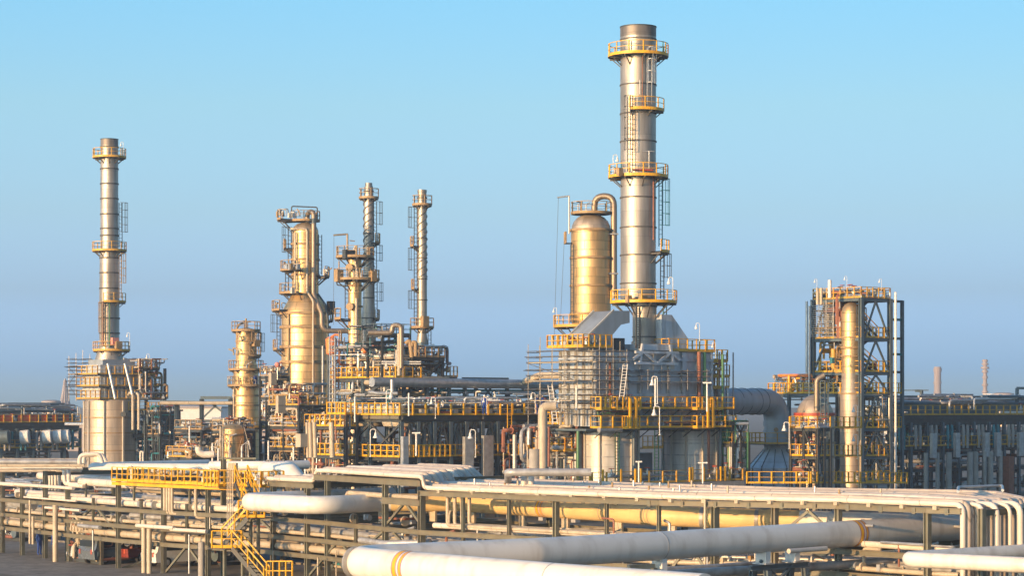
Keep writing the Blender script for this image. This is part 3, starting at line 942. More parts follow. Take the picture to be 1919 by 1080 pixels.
# stiffeners standing proud of the plates
bs = [0.06 + i * (Lb - .12) / 8 for i in range(9)]
for i, b in enumerate(bs):
    m = MB()
    wid = .42 if i in (2, 4, 6) else .2
    m.ibeam(hx.pt(-.12, b, zz(799)), hx.pt(-.12, b, zz(658)), wid, .22, .03)
    m.build('stiffener', 'plate_grey', ho)
for i in range(5):
    m = MB()
    a = .15 + i * (La - .3) / 4
    m.ibeam(hx.pt(a, -.12, zz(799)), hx.pt(a, -.12, zz(658)), .22, .2, .03)
    m.build('stiffener', 'cream_plate', ho)
for py in (672, 695, 716, 740):
    m = MB()
    m.ibeam(hx.pt(-.26, -.1, zz(py)), hx.pt(-.26, Lb + .1, zz(py)), .1, .22, .03)
    m.ibeam(hx.pt(-.2, -.24, zz(py) + .01), hx.pt(La, -.24, zz(py) + .01), .1, .22, .03)
    m.build('stiffener_band', 'plate_grey', ho)
# inspection doors
for px, py in ((1159, 694), (1194, 694), (1240, 695), (1278, 697)):
    b = hx.b_at(px)
    slab('header_door', 'dark_steel', -.30, -.02, b - .5, b + .5, zz(py + 3), zz(py - 2))
for b in (bs[1] + .5, bs[5] + .3, bs[7] + .4):
    slab('panel', 'cream_plate', -.10, -.01, b - .45, b + .45, zz(690), zz(664))
# truss under the stack
b1, b2 = hx.b_at(1196), hx.b_at(1247)
bm = (b1 + b2) / 2
slab('stack_base', 'plate_grey', -.55, 3.4, b1 + .05, b2 - .05, zz(655) + .02, zz(643))
for p, q in (((-.6, b1, zz(643)), (-.6, b1 - .4, zz(680))), ((-.6, b2, zz(643)), (-.6, b2 + .4, zz(680))), ((-.62, b1 + .1, zz(660)), (-.62, bm, zz(679))), ((-.64, b2 - .1, zz(660)), (-.64, bm + .05, zz(679))),
             ((-.66, b1 - 1, zz(659)), (-.66, b2 + 1, zz(659))), ((-.62, b1 - 1.0, zz(680)), (-.62, b2 + 1.0, zz(680))), ((-.63, b1, zz(658)), (-.63, b1 - 1.2, zz(672))), ((-.61, b2, zz(658)), (-.61, b2 + 1.2, zz(672)))):
    m = MB()
    m.beam(hx.pt(*p), hx.pt(*q), .24)
    m.build('truss_member', 'plate_grey', ho)
# the two sloping breeching ducts
def duct(poly, a0, depth, mat='plate_grey'):
    pts = [hx.pt(a0, hx.b_at(px, a0), zz(py)) for px, py in poly]
    m = MB()
    m.prism(pts, -U * depth)
    return m.build('breeching_duct', mat, ho)
duct([(1104, 655), (1104, 630), (1152, 581), (1180, 580), (1180, 603), (1164, 607), (1147, 628), (1147, 655)], .2, 2.8, 'duct_steel')
duct([(1240, 655), (1240, 584), (1259, 584), (1290, 630), (1290, 655)], .9, 2.6)
# small ribs along the sloping edges
m = MB()
for e in (.05, 2.75):
    m.beam(hx.pt(.2 + e, hx.b_at(1103, .2), zz(630)) + Z * .06, hx.pt(.2 + e, hx.b_at(1151, .2), zz(580.5)) + Z * .06, .1, .16)
m.build('duct_rib', 'cream_plate', ho)
slab('base_box', 'dark_steel', .8, 3.2, hx.b_at(1166), hx.b_at(1182), zz(654), zz(632))
m = MB()
b = hx.b_at(1183, .6)
for e in (-.22, .22): m.beam(hx.pt(-.3, b + e, zz(652)), hx.pt(-.3, b + e, zz(572)), .12)
for i in range(18): m.beam(hx.pt(-.3, b - .22, zz(650) + i * .21), hx.pt(-.3, b + .22, zz(650) + i * .21), .05)
m.build('cable_ladder', 'dark_steel', ho)
# coloured fire-water and drain pipes down the front
for px, mat, y0, y1, r in ((1301, 'rust_red', 656, 760, .2), (1311, 'green_paint', 657, 757, .16), (1134, 'rust_red', 680, 760, .12), (1345, 'green_paint', 660, 790, .12)):
    b = hx.b_at(px)
    m = MB()
    m.tube([hx.pt(-.65, b, zz(y1)), hx.pt(-.65, b, zz(y0))], r, 10)
    m.build('riser_pipe', mat, ho)
# walkways
for py, ext in ((767, 1.6), (803, 1.9)):
    z = zz(py)
    fl = slab('walkway', 'grating', -1.5, -.36, -.5, Lb + ext, z - .09, z)
    m = MB()
    for i in range(9):
        b = i * Lb / 8
        m.beam(hx.pt(-1.4, b, z - .12), hx.pt(-.1, b, z - .9), .07)
    m.build('bracket', 'dark_steel', ho)
    hx.rail([(-1.5, -.5, z), (-1.5, Lb + ext, z)], par=fl, step=1.5, post=.13, t=.07)
    hx.rail([(-1.5, -.5, z), (-.1, -.5, z)], par=fl)
for bpx0, bpx1, py in ((1148, 1192, 767), (1298, 1345, 767), (1168, 1190, 803), (1298, 1330, 803), (1118, 1135, 767)):
    z = zz(py)
    b0, b1_ = hx.b_at(bpx0, -1.6), hx.b_at(bpx1, -1.6)
    hx.rail([(-2.2, b0, z), (-2.2, b1_, z)], step=.7, post=.12)
    hx.rail([(-2.2, b0, z), (-1.5, b0, z)], step=.7)
    hx.rail([(-2.2, b1_, z), (-1.5, b1_, z)], step=.7)
    slab('landing', 'dull_yellow', -2.25, -1.505, b0, b1_, z - .1, z - .005)
for px, y0, y1 in ((1181, 767, 803), (1192, 767, 803), (1327, 767, 803), (1336, 767, 803)):
    m = MB()
    b = hx.b_at(px, -2.3)
    m.beam(hx.pt(-2.3, b, zz(y1)), hx.pt(-2.3, b, zz(y0 - 20)), .2)
    m.build('ladder_rail', 'yellow_paint', ho)
# big barrels (radiant sections)
for i, px in enumerate((1138, 1297)):
    b = along(hx.C - U * 3.0, V, px)
    c = hx.pt(3.0, b, 0)
    m = MB()
    m.lathe(c.x, c.y, [(zz(908), .01), (zz(908), 2.82), (zz(812), 2.82), (zz(806), 2.5), (zz(806), .01)], 56)
    br = m.build('furnace_barrel', 'furnace_plate', ho)
    for py in (858, 835, 893):
        m = MB()
        m.lathe(c.x, c.y, [(zz(py) - .06, 2.8), (zz(py) - .06, 2.88), (zz(py) + .06, 2.88), (zz(py) + .06, 2.8)], 56, uv=False)
        m.build('stiffener_ring', 'pipe_grey', br)
    for j in range(10):
        th = R(-170 + j * 32)
        d = Vector((math.cos(th), math.sin(th), 0))
        m = MB()
        q = c + d * 2.93
        m.beam(q + Z * zz(905), q + Z * zz(806), .18, .18)
        m.build('barrel_column', 'cream_plate', br)
b = along(hx.C - U * 7.5, V, 1062)
c = hx.pt(7.5, b, 0)
m = MB()
m.lathe(c.x, c.y, [(zz(908), .01), (zz(908), 1.9), (zz(810), 1.9), (zz(810), .01)], 48)
m.build('furnace_barrel', 'furnace_plate', ho)
# beam carrying the boxes and the base slab
slab('support_beam', 'slate_steel', -.7, La + .5, -1.6, Lb + 1.5, zz(808), zz(804.5))
slab('base_slab', 'fire_concrete', -2.5, La + 4.5, -4.5, Lb + 2.0, zz(908) - 1.2, zz(908) - .01)
for a in (-1.9, 2.5, 7.0):
    for b in (-4, 2, 7.5, Lb + 1.5):
        slab('leg', 'fire_concrete', a, a + .6, b, b + .6, 0, zz(908) - 1.21)
z = zz(907)
hx.rail([(-2.4, -4.2, z), (-2.4, Lb + 1.9, z)], step=1.75, post=.14, mat='dull_yellow', t=.05)
for px in (1105, 1129, 1163, 1190, 1200, 1292, 1297, 1318, 1350, 1358):
    m = MB()
    b = hx.b_at(px, -2.4)
    m.beam(hx.pt(-2.46, b, z), hx.pt(-2.46, b, z + 1.35), .16)
    m.build('bollard_post', 'yellow_paint', ho)
# dark space between the barrels: panel, ladder, cabinet
b = hx.b_at(1218, 1)
slab('control_cabinet', 'slate_steel', 1.6, 3, b - 1.2, b + .9, zz(905), zz(852))
slab('cabinet_platform', 'dull_yellow', .5, 2, b - 1.4, b + 1.2, zz(844), zz(842))
hx.rail([(.5, b - 1.4, zz(842)), (.5, b + 1.2, zz(842))], mat='dull_yellow', step=.6, post=.07)
for px in (1158, 1232): 
    m = MB()
    b = hx.b_at(px, -.6)
    for e in (-.25, .25): m.beam(hx.pt(-.5, b + e, zz(905)), hx.pt(-.5, b + e, zz(800)), .07)
    for i in range(16): m.beam(hx.pt(-.5, b - .25, zz(904) + i * .3), hx.pt(-.5, b + .25, zz(904) + i * .3), .045)
    m.build('ladder', 'green_paint', ho)
for px, mat in ((1083, 'green_paint'), (1328, 'rust_red'), (1350, 'slate_steel'), (1188, 'slate_steel')):
    m = MB()
    b = hx.b_at(px, -.9)
    m.tube([hx.pt(-.9, b, zz(905)), hx.pt(-.9, b, zz(808))], .13, 8)
    m.build('riser_pipe', mat, ho)
m = MB()
m.tube([hx.pt(-1.3, -.6, zz(806)), hx.pt(-1.3, hx.b_at(1160, -1), zz(806))], .24, 10)
m.build('header_pipe', 'pipe_grey', ho)
# upper platforms on the block
z = zz(655) + .05
hx.rails4(z, -.3, La * .8, hx.b_at(1250), Lb + .2, sides='abcd', step=1.1, post=.1)
hx.rails4(zz(650), -.3, La, -1.6, hx.b_at(1142), sides='abcd', step=.75, post=.12)
slab('upper_platform', 'dull_yellow', -.35, La, -1.65, hx.b_at(1142) + .03, zz(650) - .1, zz(650))
slab('upper_platform', 'dull_yellow', -.35, La * .8, hx.b_at(1250), Lb + .25, zz(656), zz(655) + .04)
# platforms on the right flank
for py, p0, p1 in ((673, 1335, 1372), (703, 1335, 1376), (725, 1330, 1370), (788, 1340, 1372)):
    b0 = Lb + .1
    b1_ = b0 + (p1 - p0) * .065
    z = zz(py)
    hx.rails4(z, 0.2, 2.6, b0 + .3, b1_, step=.8, post=.09, mat='dull_yellow' if py != 673 else 'yellow_paint')
    slab('side_platform', 'dull_yellow', .2, 2.6, b0 + .3, b1_, z - .12, z - .01)
for px in (1348, 1362, 1374):
    m = MB()
    b = hx.b_at(px, .5)
    m.beam(hx.pt(.5, b, zz(905)), hx.pt(.5, b, zz(655)), .1)
    m.build('platform_post', 'pipe_grey', ho)
hx.fill(0.1, 3, Lb + .5, Lb + 2.4, zz(800), zz(670), 26, 3, rr=(.05, .07, .1, .14), valves=6)
hx.fill(-1.4, -.7, 0, Lb, zz(766), zz(752), 22, 4, rr=(.04, .05, .07), valves=10)
hx.fill(-1.6, -.5, 0, Lb, zz(800), zz(772), 12, 14, rr=(.05, .06, .08), valves=0, mats=('galvanised', 'green_paint', 'rust_red', 'pipe_grey'))
hx.fill(3.5, 8, -4, 0, zz(905), zz(800), 30, 5, rr=(.06, .08, .12, .2), valves=8, mats=('cream_pipe', 'pipe_grey', 'rust_red', 'galvanised'))
hx.fill(-1.9, -.8, 0, Lb, zz(905), zz(890), 6, 15, rr=(.05, .07, .1), valves=8, mats=('cream_pipe', 'pipe_grey', 'galvanised'))
hx.fill(-.2, La, -1.5, hx.b_at(1142), zz(649), zz(633), 10, 16, rr=(.05, .08, .14), valves=4)
# left annex: yellow platforms over cream boxes
an = Frame('heater_annex', 'cream boxed annex with two bright yellow platforms at the left foot of the big heater', 'furnace', 1086, 207, 1018, 1104, 0)
slab('annex_box', 'cream_plate', 1.0, an.La - 1, .3, 4.5, zat(905, 207), zat(808, 207), fr=an)
slab('annex_block', 'plate_grey', 1.4, an.La - .5, 1.5, 5.5, zat(808, 207) + .01, zat(786, 207), fr=an)
an.cols([0, an.La / 2, an.La], [0, 4], 0, zat(796, 207), .28, 'slate_steel')
z = zat(796, 207)
an.level(z, [0, an.La], [0, 4], .35)
an.rails4(z, 0, an.La, 0, 4, step=1.0, post=.12, sides='abd')
z2 = zat(845, 205)
slab('lower_platform', 'dull_yellow', .2, an.La + .6, -1.6, 0, z2 - .12, z2, fr=an)
an.rails4(z2, .2, an.La + .6, -1.6, 0, step=.9, post=.12, sides='abd')
an.fill(0, an.La, -1, 2, zat(905, 202), zat(800, 202), 46, 6, valves=14, mats=('cream_pipe', 'pipe_grey', 'rust_red', 'galvanised'))
an.fill(0, an.La, 0, 5, z, z + 1.6, 16, 7, valves=8)
an.braces([((an.La * .5, -.05, z2), (an.La * .8, -.05, z2 + 1.6)), ((an.La * .5, -.1, z2), (an.La * .2, -.1, z2 + 1.6))], mat='rust_red')
# fat cream pipe standing left of it with an elbow at the top
m = MB()
m.tube(bend([P(1017, 915, 196), P(1017, 762, 196), P(1042, 762, 196)], .8), .42, 16)
tag(m.build('flue_pipe', 'cream_pipe'), 'tall fat cream pipe with an elbow at its top, standing left of the heater annex', 'pipe')
m = MB()
m.tube([P(1002, 915, 196), P(1002, 842, 196)], .5, 16)
tag(m.build('flue_pipe', 'fire_concrete'), 'short fat pale pipe standing just left of the tall elbowed cream pipe', 'pipe')

# scaffolding round the left of the heater
def scaffold(label, fr, a0, a1, b0, b1, z0, z1, lifts, na, nb, seed, boards):
    s = thing('scaffolding', label, 'scaffolding', fr.pt(a0, b0, z0), 'tube scaffolds round the big heater')
    rg = random.Random(seed)
    aa = [a0 + (a1 - a0) * i / na for i in range(na + 1)]
    bb = [b0 + (b1 - b0) * i / nb for i in range(nb + 1)]
    for a in aa:
        for b in bb:
            m = MB()
            m.tube([fr.pt(a, b, z0), fr.pt(a, b, z1 + rg.uniform(.2, 1.3))], .032, 6)
            m.build('standard', 'scaffold_tube', s)
    for z in lifts:
        for hh in (0, .5, 1.0):
            m = MB()
            for a in (aa[0], aa[-1]): m.tube([fr.pt(a, b0 - rg.uniform(.1, .7), z + hh + rg.uniform(-.03, .03)), fr.pt(a, b1 + rg.uniform(.1, .5), z + hh)], .035, 6)
            for b in bb: m.tube([fr.pt(a0 - rg.uniform(.1, .4), b, z + hh + .09), fr.pt(a1 + rg.uniform(.1, .6), b, z + hh + .09)], .035, 6)
            m.build('ledger', 'scaffold_tube', s)
        if z in boards:
            m = MB()
            n = 5
            for i in range(n):
                t = (i + .5) / n
                m.quadbox(fr.pt((a0 + a1) / 2, b0 + (b1 - b0) * t if (b1 - b0) < (a1 - a0) else (b0 + b1) / 2, z + .03) if (b1 - b0) < (a1 - a0) else fr.pt(a0 + (a1 - a0) * t, (b0 + b1) / 2, z + .03),
                          U * ((a1 - a0) / 2 if (b1 - b0) < (a1 - a0) else (a1 - a0) / n * .46), V * ((b1 - b0) / 2 if (b1 - b0) >= (a1 - a0) else (b1 - b0) / n * .46), Z * .03)
            m.build('deck_board', 'board', s)
    m = MB()
    for i in range(len(lifts) - 1):
        m.tube([fr.pt(a0 + (a1 - a0) * (i % 2), b0 - .1, lifts[i]), fr.pt(a0 + (a1 - a0) * ((i + 1) % 2), b0 - .1, lifts[i + 1])], .035, 6)
    m.build('scaffold_brace', 'scaffold_tube', s)
    return s
L1 = [zz(y) for y in (778, 752, 715, 680)]
scaffold('tube scaffold with boarded lifts wrapping the lit left side of the big heater', hx, -.2, La + 2.0, -2.2, -.8, zz(797), zz(650), L1, 4, 1, 1, L1[1:])
scaffold('tube scaffold on the corner of the big heater, in front of its shaded face', hx, -1.6, -.7, -.8, 2.6, zz(766), zz(660), L1[1:], 1, 2, 2, L1[2:])
scaffold('long low tube scaffold lift running along the shaded face of the big heater', hx, -1.4, -.6, 2.9, hx.b_at(1305), zz(730), zz(708), [zz(716)], 1, 4, 3, [zz(716)])
for i, (x0, y0, x1, y1, dd) in enumerate(((1165, 745, 1172, 683, 3), (1041, 795, 1031, 722, 4))):
    s_ = thing('scaffold_ladder', ('pale ladder leaning on the shaded face of the big heater', 'pale ladder leaning on the scaffold above the annex platform')[i], 'ladder', P(x0, y0, 204 - dd), 'pale ladders on the scaffolds')
    m = MB()
    a, b = P(x0, y0, 204 - dd), P(x1, y1, 204 - dd)
    for e in (-.2, .2): m.tube([a + Vector((e, 0, 0)), b + Vector((e, 0, 0))], .035, 6)
    for j in range(11): m.tube([a.lerp(b, (j + .5) / 11) - Vector((.2, 0, 0)), a.lerp(b, (j + .5) / 11) + Vector((.2, 0, 0))], .025, 6)
    m.build('ladder_frame', 'lamp_white', s_)

# ================================================================ blue duct, elbow and cone at its right
dt = thing('gas_duct', 'huge blue-grey round duct bending down into a wide cone, right of the big heater', 'duct', P(1455, 908, 226))
m = MB()
kk = 226 / F
m.tube(bend([P(1318, 753, 216), P(1456, 753, 226), P(1456, 842, 226)], 2.7, 10), 24 * kk, 32)
e = m.build('round_duct', 'duct_steel', dt)
for px in (1374, 1390, 1409, 1422):
    m = MB(); c = P(px, 753, 216 + (px - 1318) * .0725); dd = Vector((8.2, 10, 0)).normalized()
    m.tube([c - dd * .06, c + dd * .06], 24 * kk + .06, 32)
    m.build('duct_ring', 'slate_steel', e)
c = P(1456, 800, 226)
for py, h in ((792, .15), (797, .1), (810, .2)):
    m = MB()
    z = zat(py, 226)
    m.lathe(c.x, c.y, [(z - h, 24 * kk - .02), (z - h, 24 * kk + .1), (z + h, 24 * kk + .1), (z + h, 24 * kk - .02)], 36, uv=False)
    m.build('duct_flange', 'duct_steel', e)
m = MB()
m.lathe(c.x, c.y, [(zat(912, 226), .01), (zat(912, 226), 53 * kk), (zat(880, 226), 53 * kk), (zat(877, 226), 54 * kk), (zat(843, 226), 25 * kk), (zat(835, 226), 24 * kk), (zat(835, 226), .01)], 48)
cn = m.build('cone', 'duct_steel', dt)
m = MB()
for j in range(14):
    th = R(j * 360 / 14)
    d = Vector((math.cos(th), math.sin(th), 0))
    m.beam(Vector((c.x, c.y, zat(876, 226))) + d * 54.5 * kk, Vector((c.x, c.y, zat(843, 226))) + d * 25.5 * kk, .06, .08)
    m.beam(Vector((c.x, c.y, zat(910, 226))) + d * 54 * kk, Vector((c.x, c.y, zat(877, 226))) + d * 54 * kk, .09)
m.build('cone_rib', 'slate_steel', cn)
m = MB()
z = zat(832, 226)
m.lathe(c.x, c.y, [(z - .1, 1.3), (z - .1, 2.9), (z, 2.9), (z, 1.3), (z - .1, 1.3)], 32, uv=False)
pl = m.build('platform', 'grating', dt)
m = MB()
m.rail([Vector((c.x + 2.9 * math.cos(R(t)), c.y + 2.9 * math.sin(R(t)), z)) for t in range(0, 361, 24)], 1.1, 1.2, post=.09)
m.build('railing', 'dull_yellow', pl)
m = MB(); q = P(1454, 806, 226 - 1.5)
m.tube([q, q + Vector((0, -.3, 0))], .22, 14)
m.build('manhole', 'rail_brown', dt)
m = MB()
m.rail([P(1400, 907, 208), P(1516, 907, 208)], 1.1, 1.2, post=.13)
tag(m.build('guard_rail', 'yellow_paint'), 'low yellow guard rail in front of the wide grey cone', 'railing')
# supporting deck between heater and cone
sd = Frame('pipe_platform', 'narrow yellow-railed deck crowded with valves between the heater barrels and the grey cone', 'platform', 1372, 213, 1352, 1402, 0)
sd.cols([0, sd.La], [0, sd.Lb / 2, sd.Lb], 0, zat(830, 210), .3)
sd.level(zat(833, 210), [0, sd.La], [0, sd.Lb / 2, sd.Lb])
sd.rails4(zat(833, 210), 0, sd.La, 0, sd.Lb, 'dull_yellow', 'abcd')
sd.level(zat(790, 210), [0, sd.La], [0, sd.Lb / 2, sd.Lb], deck=False)
sd.cols([.4], [.4, sd.Lb - .5], zat(833, 210), zat(790, 210), .25)
sd.fill(0, sd.La, 0, sd.Lb, zat(905, 210), zat(790, 210), 60, 8, valves=24, mats=('lamp_white', 'pipe_grey', 'cream_pipe', 'galvanised', 'green_paint'))
sd.braces([((0, .5, zat(833, 210)), (0, sd.Lb - .5, zat(795, 210))), ((0, sd.Lb - .6, zat(833, 210)), (0, .6, zat(795, 210)))])

# ================================================================ braced steel tower at the right with its column
DT = 225
tw = Frame('steel_tower', 'tall open steel tower with stairs and a gold column inside, right of the grey cone', 'tower', 1614, DT, 1524, 1668, 0, 'slate_steel')
tz = lambda py: zat(py, DT)
A, B = tw.La, tw.Lb
tw.cols([0, A], [0, B], 0, tz(558), .42, 'slate_steel')
tw.cols([A * .5], [0], tz(905), tz(738), .25, 'dark_steel')
lv = [558, 633, 697, 738, 803, 856, 905]
aa, bb = [0, A * .5, A], [0, B]
for py in lv:
    tw.level(tz(py), aa, bb, .32, .22)
    t = 'rail_brown' if py == 558 else 'yellow_paint'
    tw.rails4(tz(py), 0, A, 0, B, 'dull_yellow' if py in (558, 633) else 'yellow_paint', 'abcd', step=.95, post=.11)
for i in range(len(lv) - 1):
    y0, y1 = tz(lv[i + 1]), tz(lv[i]) - .3
    tw.braces([((0, B * .1, y0), (0, B * .5, y1)), ((0, B * .95, y0), (0, B * .5, y1)), ((A, .1, y0), (A * .75, .02, y1))] +
              ([((A * .02, 0, y0), (A * .25, 0, y1)), ((A * .5, -.02, y0), (A * .25, -.02, y1))] if i > 2 else []))
    ym = (tz(lv[i + 1]) + tz(lv[i])) / 2
    if i < 5:
        bm_ = B * .3
        tw.stairs((1.2, B * .82, tz(lv[i + 1])), (1.2, bm_ * .5, ym))
        tw.stairs((2.4, bm_ * .5, ym), (2.4, B * .82, tz(lv[i])))
        m = MB(); m.quadbox(tw.pt(1.8, B * .12, ym), U * 1.1, V * B * .1, Z * .04); m.build('landing', 'grating', tw.o)
# outrigger column at the right with ties
xo = B + 1.9
m = MB(); m.ibeam(tw.pt(0, xo, 0), tw.pt(0, xo, tz(560)), .3, .3, .06); m.build('outer_column', 'slate_steel', tw.o)
for py in (562, 597, 633, 663, 697):
    m = MB(); m.ibeam(tw.pt(0, B, tz(py)), tw.pt(0, xo, tz(py)), .2, .25, .04); m.build('tie_beam', 'teal_paint' if py in (597, 663) else 'slate_steel', tw.o)
for py in (738, 803, 905):
    tw.rail([(0, B + .3, tz(py)), (0, xo, tz(py))], 'yellow_paint', step=.5, post=.1)
# pale pipe up the right side and the left
for a, b, r, y1, mat in ((-.3, B + .5, .12, 545, 'lamp_white'), (A + .9, 0, .12, 560, 'galvanised'), (A + .1, -.5, .1, 570, 'galvanised')):
    m = MB(); m.tube([tw.pt(a, b, 0), tw.pt(a, b, tz(y1))], r, 8); m.build('riser_pipe', mat, tw.o)
tw.fill(A * .45, A, 0.1, B - .3, tz(633), tz(545), 70, 21, mats=('rail_brown', 'cream_pipe', 'galvanised', 'pipe_grey', 'rust_red'), rr=(.05, .08, .12, .25), valves=8)
tw.fill(A * .4, A, 0.1, B - .3, tz(738), tz(633), 80, 22, name='branch_pipe', mats=('rail_brown', 'cream_pipe', 'galvanised', 'pipe_grey', 'dull_yellow'), rr=(.05, .08, .12, .25), valves=8)
tw.fill(0, A, 0, B, tz(558), tz(540), 26, 23, mats=('rail_brown', 'cream_pipe', 'rust_red', 'galvanised'), rr=(.05, .08, .12), valves=12)
tw.fill(0, 3, 0, B, tz(905), tz(740), 60, 24, name='lower_pipe', mats=('rail_brown', 'cream_pipe', 'rust_red', 'galvanised', 'slate_steel'), rr=(.05, .08, .12), valves=8)
for px, y in ((1532, 545), (1539, 545)): 
    m = MB(); q = P(px, 548, DT - .8); m.lathe(q.x, q.y, [(tz(572), .01), (tz(572), .15), (tz(541), .15), (tz(540), .01)], 14); m.build('drum', 'cream_pipe', tw.o)
m = MB(); q = P(1555, 560, DT + 3); m.tube([Vector((q.x, q.y, tz(556))), Vector((q.x, q.y, tz(522)))], .2, 10); m.build('vent_pipe', 'lamp_white', tw.o)
junction(tw.o, 1636, 686, DT + 3, .6, .6, .4, 'red_paint', 'equipment_box'); junction(tw.o, 1560, 676, DT + 2, .4, .6, .3, 'teal_paint', 'equipment_box')
# scaffold of cable racks at its upper left
m = MB()
for i in range(15):
    z = tz(628) + i * (tz(566) - tz(628)) / 15
    m.tube([tw.pt(A + .1, -.25, z), tw.pt(A * .55, -.25, z)], .035, 6)
for a in (A + .1, A * .85, A * .7, A * .55): m.tube([tw.pt(a, -.2, tz(630)), tw.pt(a, -.2, tz(560))], .035, 6)
m.build('cable_rack', 'galvanised', tw.o)
# gold column inside
q = tw.pt(3.4, 2.5, 0)
v = Vessel('distillation_column', 'gold column with a domed top standing inside the right-hand steel tower', 'column', 1595, DT + 1.5, 905)
v.shell([(905, 21), (740, 21), (728, 18), (700, 18)], 'grey_cladding', 'lower_shell')
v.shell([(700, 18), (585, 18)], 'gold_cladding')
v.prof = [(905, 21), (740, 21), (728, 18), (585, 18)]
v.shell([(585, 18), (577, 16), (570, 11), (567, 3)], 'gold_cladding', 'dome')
v.rings([633, 652, 668, 738, 803, 856], [18.2] * 3 + [21.2] * 3, 'rail_brown', .16, .09)
v.ladder(1603, 575, 630, cage=False)
# round vessel in front of it at left
v = Vessel('process_vessel', 'bulbous gold-grey vessel with a red band, at the left foot of the steel tower', 'vessel', 1527, 215, 905)
v.shell([(905, 36), (790, 36), (780, 35.5), (768, 33), (757, 27.5), (748, 20), (742, 10), (740, 3)], 'grey_cladding')
v.rings([777], 38, 'red_paint', .3, .08)
v.rings([803, 830, 856], 36.4, 'rail_brown', .18, .1)
v.ladder(1535, 715, 880, mat='slate_steel')
v.pipe([(1526, 770, 1.7), (1526, 712, 1.7), (1540, 704, 1.7)], 5, 'grey_cladding', 'overhead_pipe', 14, rad=.6)
# side deck left of the tower, with exchangers on it
wd = Frame('pipe_platform', 'yellow-railed deck loaded with pipework, joined to the left of the steel tower', 'platform', 1527, 229, 1440, 1545, 0, 'slate_steel')
z = zat(738, 229)
wd.cols([0, wd.La * .55], [0, wd.Lb + 3], 0, z, .3)
wd.level(z, [0, wd.La / 2, wd.La], [0, wd.Lb + 3])
wd.rails4(z, 0, wd.La, 0, wd.Lb + 3, step=.8, post=.12)
wd.fill(.3, wd.La - .5, 0.2, wd.Lb + 2.5, z + .2, z + 1.9, 60, 31, mats=('orange_paint', 'cream_pipe', 'rail_brown', 'galvanised', 'yellow_paint'), rr=(.05, .08, .14), valves=12)
wd.fill(.3, wd.La - .5, 0.2, wd.Lb + 2.5, z - 1.2, z - .3, 10, 32, rr=(.06, .1, .16))
z = zat(803, 218)
m = MB(); m.rail([P(1480, 803, 211.5), P(1614, 803, 220)], 1.1, 1.0, post=.12); tag(m.build('guard_rail', 'yellow_paint'), 'yellow guard rail across the middle of the bulbous vessel', 'railing')
m = MB(); m.rail([P(1530, 856, 211.5), P(1614, 856, 220)], 1.1, 1.0, post=.12); tag(m.build('guard_rail', 'dull_yellow'), 'yellow guard rail low in front of the bulbous vessel', 'railing')
m = MB(); m.rail([P(1520, 907, 209), P(1700, 907, 222)], 1.1, 1.1, post=.12); tag(m.build('guard_rail', 'yellow_paint'), 'yellow guard rail along the foot of the steel tower', 'railing')
# ================================================================ air-cooler deck in the middle
def lamp_proto():
    o = thing('flood_lamp', 'pale bell-headed lamp on a gooseneck pole', 'lamp', (0, 0, 0), 'pale gooseneck lamps along the decks')
    m = MB()
    m.tube(bend([Vector((0, 0, 0)), Vector((0, 0, 2.9)), Vector((-.55, 0, 2.9)), Vector((-.55, 0, 2.55))], .28, 5), .045, 7)
    m.tube([Vector((0, 0, 0)), Vector((0, 0, .04))], .12, 8)
    m.build('pole', 'lamp_white', o)
    m = MB()
    m.lathe(-.55, 0, [(1.95, .01), (1.97, .27), (2.12, .24), (2.3, .13), (2.5, .12), (2.58, .08), (2.58, .01)], 14, uv=False)
    m.build('lamp_head', 'lamp_white', o)
    return o
LAMP = lamp_proto()
_lamp_n = [0]
def lamp(px, py, D, h, label, flip=False):
    """foot pixel, height in pixels"""
    p = P(px, py, D)
    s = h * D / F / 2.9
    if _lamp_n[0] == 0:
        o = LAMP; o.location = p; o['label'] = label
        CH_ready = copy_tree  # children are read on the first copy
    else:
        o = copy_tree(LAMP, p, label)
    _lamp_n[0] += 1
    o.scale = (s, s, s)
    if flip: o.rotation_euler = (0, 0, math.pi)
    return o

cd = Frame('air_cooler_rack', 'two-storey air-cooler rack with yellow-railed top deck, between gold columns and big heater', 'pipe rack', 752, 203, 640, 1046, 0, 'dark_steel')
cz = cd.z
A, B = cd.La, cd.Lb
z = cz(779)
nb = 10
bb = [B * i / nb for i in range(nb + 1)]
aa = [0, A / 2, A]
cd.cols(aa, bb, 0, z - .6, .36, 'slate_steel')
cd.level(z, aa, [0, B / 2, B], .4, over=.3)
slabf = lambda nm, mat, a0, a1, b0, b1, z0, z1: slab(nm, mat, a0, a1, b0, b1, z0, z1, fr=cd)
slabf('plenum', 'dark_steel', .15, A - .15, .1, B - .1, cz(792), z - .42)
slabf('edge_beam', 'beam_steel', .0, A, -.15, -.02, cz(786), cz(780))
fl = cd.rail([(-.2, -.3, z), (-.2, B, z)], step=1.45, post=.15, t=.06)
cd.rail([(-.2, -.3, z), (A, -.3, z)], step=.95, post=.13)
slabf('cooler_header', 'cream_plate', 1.2, A - .3, .6, 1.2, z + .05, z + .85)
slabf('cooler_header', 'grating', .7, 1.2, 1, B - 1, z + .05, z + .9)
for i in range(14):
    b = 1.2 + i * (B - 2.4) / 13
    slabf('motor_box', 'red_paint' if i in (3, 6) else ('galvanised' if i % 3 else 'slate_steel'), .2, .6, b, b + .5 + .3 * (i % 2), z + .05, z + .35 + .2 * (i % 3))
